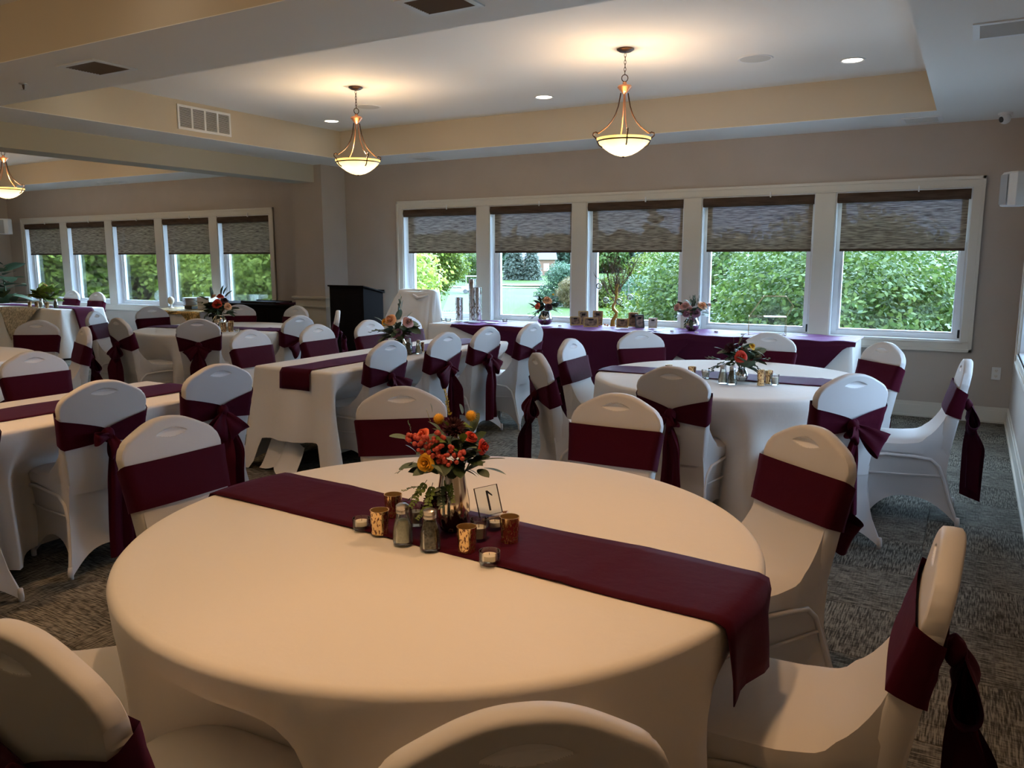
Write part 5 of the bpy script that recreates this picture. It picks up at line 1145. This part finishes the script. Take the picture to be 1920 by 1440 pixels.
# --- covered easel, podium, sideboard, cake table, head table
P = []; q = random.Random(77)
for k in range(15):
    v = k/14; z = lerp(1.115, .02, v); row = []; X0 = lerp(-.28, -.66, v**.75); X1 = lerp(.27, .36, v); Y0 = lerp(-.10, -.36, v**.8); Y1 = lerp(.10, .22, v)
    n = 96
    for i in range(n):
        a = 2*PI*i/n; c, s = math.cos(a), math.sin(a); e = .42; x = lerp(X0, X1, .5+.5*math.copysign(abs(c)**e, c)); y = lerp(Y0, Y1, .5+.5*math.copysign(abs(s)**e, s))
        fo = (.034*math.sin(9*a+.5)+.024*math.sin(17*a+1.2))*sstep(0, .5, v)*(1.0 if c > -.3 or s > 0 else .45); row.append((x+c*fo, y+s*fo, z+.012*math.cos(a*2+.6)*(1-v)))
    P.append(row)
top = []
for f, dz in ((.0, .035), (.45, .036), (.8, .03), (.95, .016)): top.append([((p[0])*f+.0*(1-f), p[1]*f, p[2]+dz+.02*(p[0]*f/.27)**2*(1 if p[0] < 0 else .4)) for p in P[0]])
o = obj('draped_sheet', MB().grid(top+P, closed_v=True), MT['cloth'], None, (-6.14, 8.30, 0), (0, 0, math.radians(8)), sharp=None); tag(o, 'white sheet draped over a tall stand beside the podium', 'draped sheet')
kn = obj('gathered_fold', MB().tube([(-.02, -.13, 1.10), (.06, -.15, 1.06), (.13, -.155, 1.07), (.20, -.14, 1.10)], [.012, .02, .018, .008], 8), MT['cloth'], o)
pd = thing('podium', 'black wooden podium with a sloping top by the pilaster', 'podium', (-7.03, 8.12, 0), math.radians(0))
w2, d2_ = .285, .20
obj('body', MB().add([(-w2, -d2_, .05), (w2, -d2_, .05), (w2, d2_, .05), (-w2, d2_, .05), (-w2, -d2_, 1.19), (w2, -d2_, 1.19), (w2, d2_, 1.105), (-w2, d2_, 1.105)], [(0, 1, 2, 3), (0, 4, 5, 1), (1, 5, 6, 2), (2, 6, 7, 3), (3, 7, 4, 0), (4, 7, 6, 5)]), MT['black'], pd, smooth=False, bevel=.004)
obj('base', MB().box(-w2-.015, w2+.015, -d2_-.015, d2_+.015, 0, .07), MT['black'], pd, smooth=False, bevel=.005)
e = .018; tp = MB(); vs = []
for dz in (0, .018):
    for x, y, z in ((-w2-e, -d2_-e, 1.194), (w2+e, -d2_-e, 1.194), (w2+e, d2_+e, 1.101), (-w2-e, d2_+e, 1.101)): vs.append((x, y, z+dz))
tp.add(vs, [(3, 2, 1, 0), (4, 5, 6, 7), (0, 1, 5, 4), (1, 2, 6, 5), (2, 3, 7, 6), (3, 0, 4, 7)]); obj('sloping_top', tp, MT['black'], pd, smooth=False, bevel=.004)
obj('front_panel', MB().box(-w2+.05, w2-.05, -d2_-.008, -d2_, .14, 1.10), MT['black'], pd, smooth=False, bevel=.003); obj('book_ledge', MB().box(-w2-e, w2+e, d2_+e-.02, d2_+e, 1.115, 1.145), MT['black'], pd, smooth=False, bevel=.003)
sb = thing('sideboard', 'black sideboard with panel doors under the last far window', 'sideboard', (-9.12, 8.42, 0))
obj('carcass', MB().box(-.82, .82, -.24, .24, .06, .875), MT['black'], sb, smooth=False, bevel=.004); obj('top', MB().box(-.85, .85, -.265, .255, .875, .905), MT['black'], sb, smooth=False, bevel=.005); obj('plinth', MB().box(-.8, .8, -.22, .22, 0, .06), MT['black'], sb, smooth=False)
for k in range(4):
    d_ = obj('door', MB().box(-.80+.40*k+.01, -.42+.40*k+.01, -.257, -.24, .09, .85).box(-.80+.40*k+.07, -.42+.40*k-.05, -.263, -.257, .15, .79), MT['black'], sb, smooth=False, bevel=.003); obj('knob', MB().lathe([(0, .0), (.006, 0), (.006, .012), (.013, .018), (.01, .026), (0, .027)], 12), MT['chrome'], d_, (-.80+.40*k+(.34 if k % 2 == 0 else .06), -.257, .5), (PI/2, 0, 0))
o = obj('serving_tray', MB().box(-.36, .36, -.16, .16, 0, .02).box(-.36, .36, -.16, -.145, .02, .035).box(-.36, .36, .145, .16, .02, .035), MT['blackmat'], None, (-9.0, 8.40, .905), smooth=False, bevel=.003); tag(o, 'black flat tray lying on the sideboard', 'tray')
o = obj('folded_linen', MB().grid([[(x, y, .018+.008*math.sin(30*x+9*y)) for y in (-.12, -.06, 0, .06, .12)] for x in [lerp(-.2, .2, k/10) for k in range(11)]]).box(-.2, .2, -.12, .12, 0, .01), MT['satin_dark'], None, (-8.48, 8.36, .905), sharp=40); tag(o, 'folded burgundy linen on the sideboard by the pilaster', 'linen')
# cake table
gx, gy = -10.55, 8.30; R0 = .52
table_rect(gx-R0-.12, gx+R0+.12, gy-.34, gy+.34, 'folding table under the cloth with gold sequins')
drape('tablecloth', 'white cloth under a gold sequin overlay below the far windows', 'tablecloth', rrect(gx-.64, gx+.64, gy-.35, gy+.35), ZCL, .03, [], 51, MT['cloth'], fold=.02, flare=.06, group='white tablecloths')
P = []
for i in range(45):
    x = lerp(-.665, .665, i/44); h = interp(x, [(-.665, .10), (-.52, .34), (-.30, .16), (-.1, .05), (.25, .045), (.45, .20), (.665, .10)]); col = [(gx+x, lerp(gy+.33, gy-.355, k/10), ZCL+.008+.002*math.sin(11*x+k)) for k in range(11)]
    for k in range(1, 8): v = k/7; col.append((gx+x, gy-.372-.03*v*h*2-.006*math.sin(20*x+5*v), ZCL+.002-h*v))
    P.append(col)
o = obj('sequin_overlay', MB().grid(P), MT['sequin'], None, sharp=None); tag(o, 'gold sequin overlay draped on the white cloth of the cake table', 'cloth')
ZG = ZCL+.011
def plates(x, y, n, r, label, square=False):
    base = None
    for k in range(n):
        if square: o = obj('napkin_box', MB().box(-r, r, -r*.8, r*.8, 0, .094), MT['ivory'], None, (x, y, ZG+.096*k), (0, 0, .12*k), smooth=False, bevel=.006); tag(o, ('lower ', 'upper ')[k]+label, 'box', 'cream boxes on the gold sequin cloth')
        else: o = obj('dinner_plate', MB().lathe([(0, .003), (r*.6, .003), (r*.62, 0), (r*.68, .004), (r, .016), (r, .020), (r*.66, .009), (0, .008)], 28), MT['ivory'], None, (x, y, ZG+.055+.0125*k)); tag(o, ('lowest', 'second lowest', 'third lowest', 'fourth lowest', 'middle', 'fourth highest', 'third highest', 'second highest', 'topmost')[k]+' '+label, 'plate', 'white plates on the gold sequin cloth')
st = thing('plate_stand', 'low dark stand under the stack of white plates', 'stand', (-10.58, 8.36, ZG)); obj('foot', MB().box(-.085, .085, -.085, .085, 0, .045), MT['frameblack'], st, smooth=False, bevel=.003); obj('rim', MB().box(-.095, .095, -.095, .095, .045, .055), MT['framegold'], st, smooth=False)
plates(-10.58, 8.36, 9, .145, 'white plate of the tall stack on the gold sequin cloth'); plates(-10.24, 8.37, 2, .12, 'cream box stacked behind the red bouquet', True)
fg = thing('figurine', 'small pale globe figurine on a stem, left on the gold sequin table', 'figurine', (-11.05, 8.33, ZG)); obj('stem', MB().lathe([(0, 0), (.04, 0), (.04, .008), (.014, .02), (.012, .06), (.02, .075), (0, .078)], 16), MT['ivory'], fg); obj('globe', MB().lathe([(0, .07)]+[(.052*math.sin(PI*k/10), .118-.062*math.cos(PI*k/10)) for k in range(1, 10)]+[(0, .18)], 18), MT['wax'], fg)
# head table
HX0, HX1, HY0, HY1 = -15.0, -12.33, 7.29, 8.03
table_rect(HX0, HX1, HY0, HY1, 'folding table under the head table cloth')
drape('tablecloth', 'white cloth with flared corner over the head table below the far windows', 'tablecloth', rrect(HX0, HX1, HY0, HY1), ZCL, .02, [], 61, MT['cloth'], fold=.03, flare=.20, group='white tablecloths')
def hang_panel(pts_top, m, name, label, cat):
    o = obj(name, MB().grid(pts_top), m, None, sharp=None); s_ = o.modifiers.new('thickness', 'SOLIDIFY'); s_.thickness = .003; return tag(o, label, cat)
P = []
for i in range(27):
    x = lerp(-13.95, -12.86, i/26); h = .02+.50*max(0, 1-(abs(x+13.35)/(.6 if x < -13.35 else .49))); col = [(x, lerp(8.0, HY0-.008, k/6), ZCL+.006) for k in range(7)]
    for k in range(1, 9): v = k/8; z = ZCL+.002-h*v; col.append((x, HY0-.034-.26*((ZCL-z)/.75)**1.1-.008*math.sin(14*x+3*v)-.03*v, z))
    P.append(col)
hang_panel(P, MT['lace'], 'lace_overlay', 'champagne lace overlay hanging to a point on the head table', 'cloth')
def hr(u, v):
    y = 7.66+.165*v*2*1.0; s = lerp(-2.3, .72, u)
    if s < -.012: return (HX1+s, y, ZCL+.010+.002*math.sin(8*s+v))
    if s < .035: a = (s+.012)/.047*PI/2; return (HX1-.012+.032*math.sin(a), y, ZCL+.010-.028*(1-math.cos(a)))
    dz = s-.035+.028; return (HX1+.022+.265*(dz/.75)**1.1+.012+(.004 if int(s*5) % 2 else 0), y, ZCL+.010-dz)
runner('table_runner', 'wide burgundy runner hanging off the end of the head table', hr, 1, 1, 0, 0, MT['satin'], nl=70, group='burgundy table runners')
B = Bouquet((-13.45, 7.72, ZI+.006), 'leafy green and yellow arrangement on the head table', seed=33); q = random.Random(33)
B.stems(0, .12, .08); B.flower('rose', 'f_peach', .03, -.03, .33, .035)
for i in range(46):
    a = 2*PI*i/46*7; e = q.uniform(-.1, 1.2); B.leaf('l_gold' if i % 3 else 'l_fresh', 'oval', .03*math.cos(a), .03*math.sin(a), .08+.10*q.random(), q.uniform(.18, .30), (math.cos(a), math.sin(a)*.7, e), q.uniform(-.5, .5))
for i, (x, y) in enumerate(((-13.05, 7.42), (-12.72, 7.46))): shaker(x, y, ('salt shaker on the head table nearer the leafy arrangement', 'pepper shaker on the head table nearer the runner drop')[i], ('salt', 'pepper')[i], k=1.3, group='head table shakers')
for i, (x, y) in enumerate(((-13.35, 7.40), (-13.22, 7.44), (-12.86, 7.40))): votive(x, y, ('gold votive on the head table, closest to the leafy arrangement', 'gold votive on the head table, middle of three', 'gold votive on the head table, between the two shakers')[i], .03, .09, ZI, 'gold votives on the head table')
wg = thing('wine_glass', 'tall stemmed glass on the head table before the window', 'glass', (-13.20, 7.66, ZI+.006)); obj('foot', MB().lathe([(0, 0), (.04, 0), (.04, .003), (.006, .01), (.004, .16), (.006, .17)], 20), MT['clear'], wg); obj('bowl', MB().lathe([(.004, .165), (.05, .20), (.075, .235), (.072, .235), (.045, .2), (0, .17)], 24), MT['clear'], wg)
# potted plant in the far corner
pp = thing('potted_plant', 'large dark leaved plant in the far corner behind the head table', 'plant', (-15.35, 8.10, 0), VYAW); obj('pot', MB().lathe([(0, 0), (.15, 0), (.2, .32), (.21, .34), (.19, .34), (.17, .3), (0, .3)], 28), MT['blackmat'], pp); obj('stalk', MB().tube([(0, 0, .28), (.02, 0, .7), (-.02, 0, 1.2)], [.025, .02, .01], 8), MT['stem'], pp); q = random.Random(4)
for i in range(26):
    a = i*2.4; z = .65+.032*i; o = link('leaf', LF['l_dark', 'oval'], pp, (0, 0, z), scale=(.42*q.uniform(.8, 1.15),)*3); aim(o, (math.cos(a), math.sin(a), q.uniform(-.35, .45)), q.uniform(-.4, .4))
# ------------------------------------------------------------------ outdoors
GZ = -2.2
def hgt(x, y):
    d = math.hypot(x, y); return GZ-.6*math.exp(-((d-25)/15)**2)+1.8*sstep(90, 260, d)+.25*math.sin(x*.05)*math.cos(y*.06)
P = []
for i in range(46):
    x = lerp(-330, 130, i/45); P.append([(x, yy, hgt(x, yy)) for yy in [9.6+ (k/40)**1.6*330 for k in range(41)]])
struct('lawn', MB().grid(P), MT['lawn'], smooth=True)
P2 = [[(x, yy, hgt(x, yy)) for yy in [lerp(-40, 9.6, k/6) for k in range(7)]] for x in [lerp(.7, 130, i/20) for i in range(21)]]
struct('lawn_slope', MB().grid(P2), MT['lawn'], smooth=True)
def crown_mesh(name, blobs, n, leaf, seed, clump=14, crad=.35, droop=.2):
    """leaf quads in clumps on the skins of overlapping blobs (x, y, z, radius, zscale)"""
    g = np.random.default_rng(seed); w = np.array([b[3]**2 for b in blobs]); nc = n//clump; pick = g.choice(len(blobs), nc, p=w/w.sum()); b = np.array(blobs)[pick]
    d = g.normal(size=(nc, 3)); d /= np.linalg.norm(d, axis=1, keepdims=True); rr = b[:, 3]*(1-.28*g.random(nc)**2)
    c = b[:, :3]+d*rr[:, None]*np.stack([np.ones(nc), np.ones(nc), b[:, 4]], 1)
    c = np.repeat(c, clump, 0); nd = np.repeat(d, clump, 0); N_ = len(c)
    c = c+g.normal(size=(N_, 3))*np.array([1, 1, .45])*crad*.55
    nrm = nd*.6+np.array([0, 0, .55])+g.normal(size=(N_, 3))*.55; nrm /= np.linalg.norm(nrm, axis=1, keepdims=True)
    t = np.cross(nrm, g.normal(size=(N_, 3))); t /= np.linalg.norm(t, axis=1, keepdims=True); u = np.cross(nrm, t); s = leaf*(.7+.6*g.random(N_))[:, None]
    v = np.stack([c-t*s*.55, c+u*s*.33-nrm*s*.06, c+t*s*.55-nrm*s*droop, c-u*s*.33-nrm*s*.06], 1).reshape(-1, 3)
    me = bpy.data.meshes.new(name); me.vertices.add(4*N_); me.vertices.foreach_set('co', v.astype(np.float32).ravel()); me.loops.add(4*N_); me.loops.foreach_set('vertex_index', np.arange(4*N_, dtype=np.int32)); me.polygons.add(N_)
    me.polygons.foreach_set('loop_start', np.arange(0, 4*N_, 4, dtype=np.int32)); me.update(calc_edges=True); me.validate(); me.materials.append(MT['t_mid']); return me
def blobs(R, k, seed, zs=.9):
    g = random.Random(seed); o = [(0, 0, 0, R*.72, zs)]
    for i in range(k):
        a = g.random()*6.28; e = g.uniform(-.5, .9); r = R*g.uniform(.28, .46); dd = R*.72; o.append((dd*math.cos(a)*math.cos(e), dd*math.sin(a)*math.cos(e), dd*math.sin(e)*zs, r, .8))
    return o
CR = dict(near=crown_mesh('crown_near', blobs(3.7, 22, 1), 110000, .085, 1, 30, .30), near2=crown_mesh('crown_near', blobs(3.6, 20, 2), 90000, .095, 2, 26, .30), mid=crown_mesh('crown_mid', blobs(4.2, 20, 3), 45000, .17, 3, 20, .42),
          mid2=crown_mesh('crown_mid', blobs(4.0, 16, 4), 40000, .18, 4, 20, .42), small=crown_mesh('crown_small', blobs(2., 12, 5, 1.2), 22000, .11, 5, 14, .25), far=crown_mesh('crown_far', blobs(5., 14, 6, 1.), 5200, .75, 6, 10, .8),
          con=crown_mesh('crown_conifer', [(0, 0, z, 2.2*(1-z/11)+.25, .6) for z in np.arange(0, 11, .8)], 6000, .5, 7, 10, .35))
TRUNK = MB().tube([(0, 0, 0), (.03, .02, 1.5), (-.05, .05, 3), (0, 0, 4.5)], [.24, .19, .17, .1], 9).tube([(0, 0, 2.2), (.9, .2, 3.4), (1.6, .3, 4.3)], [.1, .07, .04], 7).tube([(0, .05, 2.6), (-.8, .4, 3.6), (-1.5, .5, 4.6)], [.1, .07, .04], 7).mesh('trunk', MT['bark'])
def tree(x, y, zc, crown, k, mk, label, group=None, kz=1., nm='tree'):
    z0 = hgt(x, y); r = thing(nm, label, 'tree' if nm == 'tree' else 'bush', (x, y, z0), rnd.random()*6.28, group)
    c = link('crown', CR[crown], r, (0, 0, zc-z0), scale=(k, k, k*kz), kind='stuff'); c.material_slots[0].link = 'OBJECT'; c.material_slots[0].material = MT[mk]
    H = max(.6, (zc-z0)+.8*k); link('trunk', TRUNK, r, (0, 0, 0), scale=(H/4.5, H/4.5, H/4.5)); return r
tree(-1.05, 16.2, -.75, 'near', 1.0, 't_mid', 'dense green maple filling the window nearest the room corner')
tree(1.8, 17.5, -1.1, 'near2', .95, 't_bright', 'lighter green tree at the right edge of the corner window')
tree(-3.75, 20.3, -.75, 'near2', 1.06, 't_mid', 'dark green tree behind the glass card box, right half of the fourth window')
tree(-6.75, 24.0, -.95, 'near2', .98, 't_bright', 'yellow green tree filling the left half of the fourth window')
tree(-4.3, 18.6, -2.4, 'small', 1.25, 't_blue', 'low bluish shrub behind the mauve bouquet', nm='bush')
tree(-13.1, 37.2, -1.35, 'small', .98, 't_blue', 'rounded blue green tree in the third window beside the twig tree', kz=1.1)
tree(-18.0, 56.0, -1.2, 'mid', 1.0, 't_bright', 'bright green tree behind the rounded blue green tree'); tree(-23.6, 55.5, -1.8, 'mid2', .72, 't_bright', 'bright tree behind the twig ornament tree')
tree(-30.5, 84., -1.8, 'con', .95, 't_hazy', 'pale grey conifer rising behind the twig ornament tree', kz=1.0); tree(-14.0, 50., -1.2, 'mid', .9, 't_mid', 'green tree at the right side of the third window')
tree(-26.6, 54.6, -.75, 'small', 1.05, 't_blue', 'round tree to the right of the distant house', kz=1.0); tree(-24.5, 52.0, -1.2, 'small', .75, 't_rust', 'reddish tinged shrub at the right of the second window', nm='bush')
tree(-64.0, 112., -2.0, 'con', .80, 't_conifer', 'grey conifer left of the distant house', 'grey conifers by the fairway'); tree(-61.3, 113., -2.0, 'con', .70, 't_conifer', 'smaller grey conifer close to the distant house', 'grey conifers by the fairway')
tree(-27.3, 37.2, .75, 'small', 1.15, 't_bright', 'light green leafy tree filling the left of the first window'); tree(-47.0, 72.5, .4, 'small', 1.15, 't_mid', 'green tree with visible trunk above the cart path', kz=.8); tree(-54., 75., .6, 'mid2', .5, 't_hazy', 'hazy tree behind the cart path')
tree(-18.6, 26.2, -1.55, 'small', .52, 't_blue', 'pale blue green bush above the draped sheet', nm='bush')
q = random.Random(9)
for i in range(19):
    px = 690+i*37+q.uniform(-8, 8); d = q.uniform(165, 205); bx = (px-960)/FPX; dirv = (fw.xy.normalized()*1.0+rt.xy*bx*1.013); dirv.normalize(); x, y = dirv.x*d, dirv.y*d
    tree(x, y, 2.2+q.uniform(-.7, .9), 'far', q.uniform(.85, 1.12), ('t_mid', 't_hazy', 't_mid', 't_blue')[i % 4], 'distant deciduous tree on the skyline beyond the fairway', 'distant skyline trees')
for i, (x, y, zc, cr, k, mk, lab) in enumerate(((-29.0, 15.6, .9, 'mid', 1.0, 't_light', 'leafy tree seen through the far window nearest the plant'), (-27.0, 19.2, .6, 'mid2', 1.0, 't_light', 'leafy tree outside the second far window'), (-26.2, 24.0, .9, 'mid', 1.05, 't_light', 'leafy tree outside the middle far window'),
        (-21.5, 20.5, .2, 'mid2', .85, 't_light', 'bright tree behind the white plate stack'), (-17.6, 18.6, .7, 'mid', .8, 't_light', 'tree filling the far window nearest the pilaster'), (-37., 25., 1.5, 'mid2', 1.3, 't_light', 'pale tree farther back outside the far windows'), (-32., 33., 1.2, 'mid', 1.3, 't_hazy', 'hazy tree behind the others outside the far windows'))):
    tree(x, y, zc, cr, k, mk, lab)
hs = thing('house', 'distant house with tan gable and mauve roof beyond the fairway', 'house', (-70.5, 132., hgt(-70.5, 132.)), math.radians(35))
obj('walls', MB().box(-3.0, 3.0, -2.5, 2.5, 0, 3.0), MT['house'], hs, smooth=False); obj('roof', MB().add([(-3.4, -2.9, 2.9), (3.4, -2.9, 2.9), (3.4, 2.9, 2.9), (-3.4, 2.9, 2.9), (-3.4, 0, 5.0), (3.4, 0, 5.0)], [(0, 1, 5, 4), (2, 3, 4, 5), (0, 4, 3), (1, 2, 5), (0, 3, 2, 1)]), MT['roof'], hs, smooth=False)
for x in (-1.6, 1.4): obj('window', MB().box(x-.5, x+.5, -2.56, -2.5, .9, 2.2), MT['white'], hs, smooth=False)
obj('garage_door', MB().box(-.6, .6, -2.56, -2.5, 0, .8), MT['white'], hs, smooth=False)
for i, (x, y) in enumerate(((-45.3, 70.5), (-43.6, 70.9))):
    g_ = thing('golf_cart', ('left', 'right')[i]+' one of two tiny white golf carts on the fairway', 'golf cart', (x, y, hgt(x, y)), .6, 'golf carts on the fairway')
    obj('body', MB().box(-1.1, 1.1, -.55, .55, .3, .75).box(-.5, .4, -.5, .5, .75, 1.0), MT['white'], g_, smooth=False, bevel=.08); obj('roof', MB().box(-.7, .7, -.6, .6, 1.75, 1.82), MT['white'], g_, smooth=False)
    for sx in (-.65, .65): obj('post', MB().tube([(sx, -.5, .75), (sx, -.5, 1.75)], .03, 6).tube([(sx, .5, .75), (sx, .5, 1.75)], .03, 6), MT['chrome'], g_)
    for sx in (-.75, .75):
        for sy in (-.5, .5): obj('wheel', MB().lathe([(0, -.08), (.22, -.08), (.24, 0), (.22, .08), (0, .08)], 12), MT['blackmat'], g_, (sx, sy, .24), (PI/2, 0, 0))
pp_ = [(-95, 86), (-62, 84), (-52, 86), (-46, 92), (-40, 103)]
struct('cart_path', MB().grid([[(x+a*.3, y+a*1.2, hgt(x, y)+.10) for a in (-1, 0, 1)] for x, y in pp_]), MT['path'], smooth=True)
P = [(-54+4.2*math.cos(a), 96+2.5*math.sin(a), hgt(-54, 96)+.12) for a in [2*PI*k/24 for k in range(24)]]
struct('sand_bunker', MB().add(P, [tuple(range(24))]), MT['sand'])
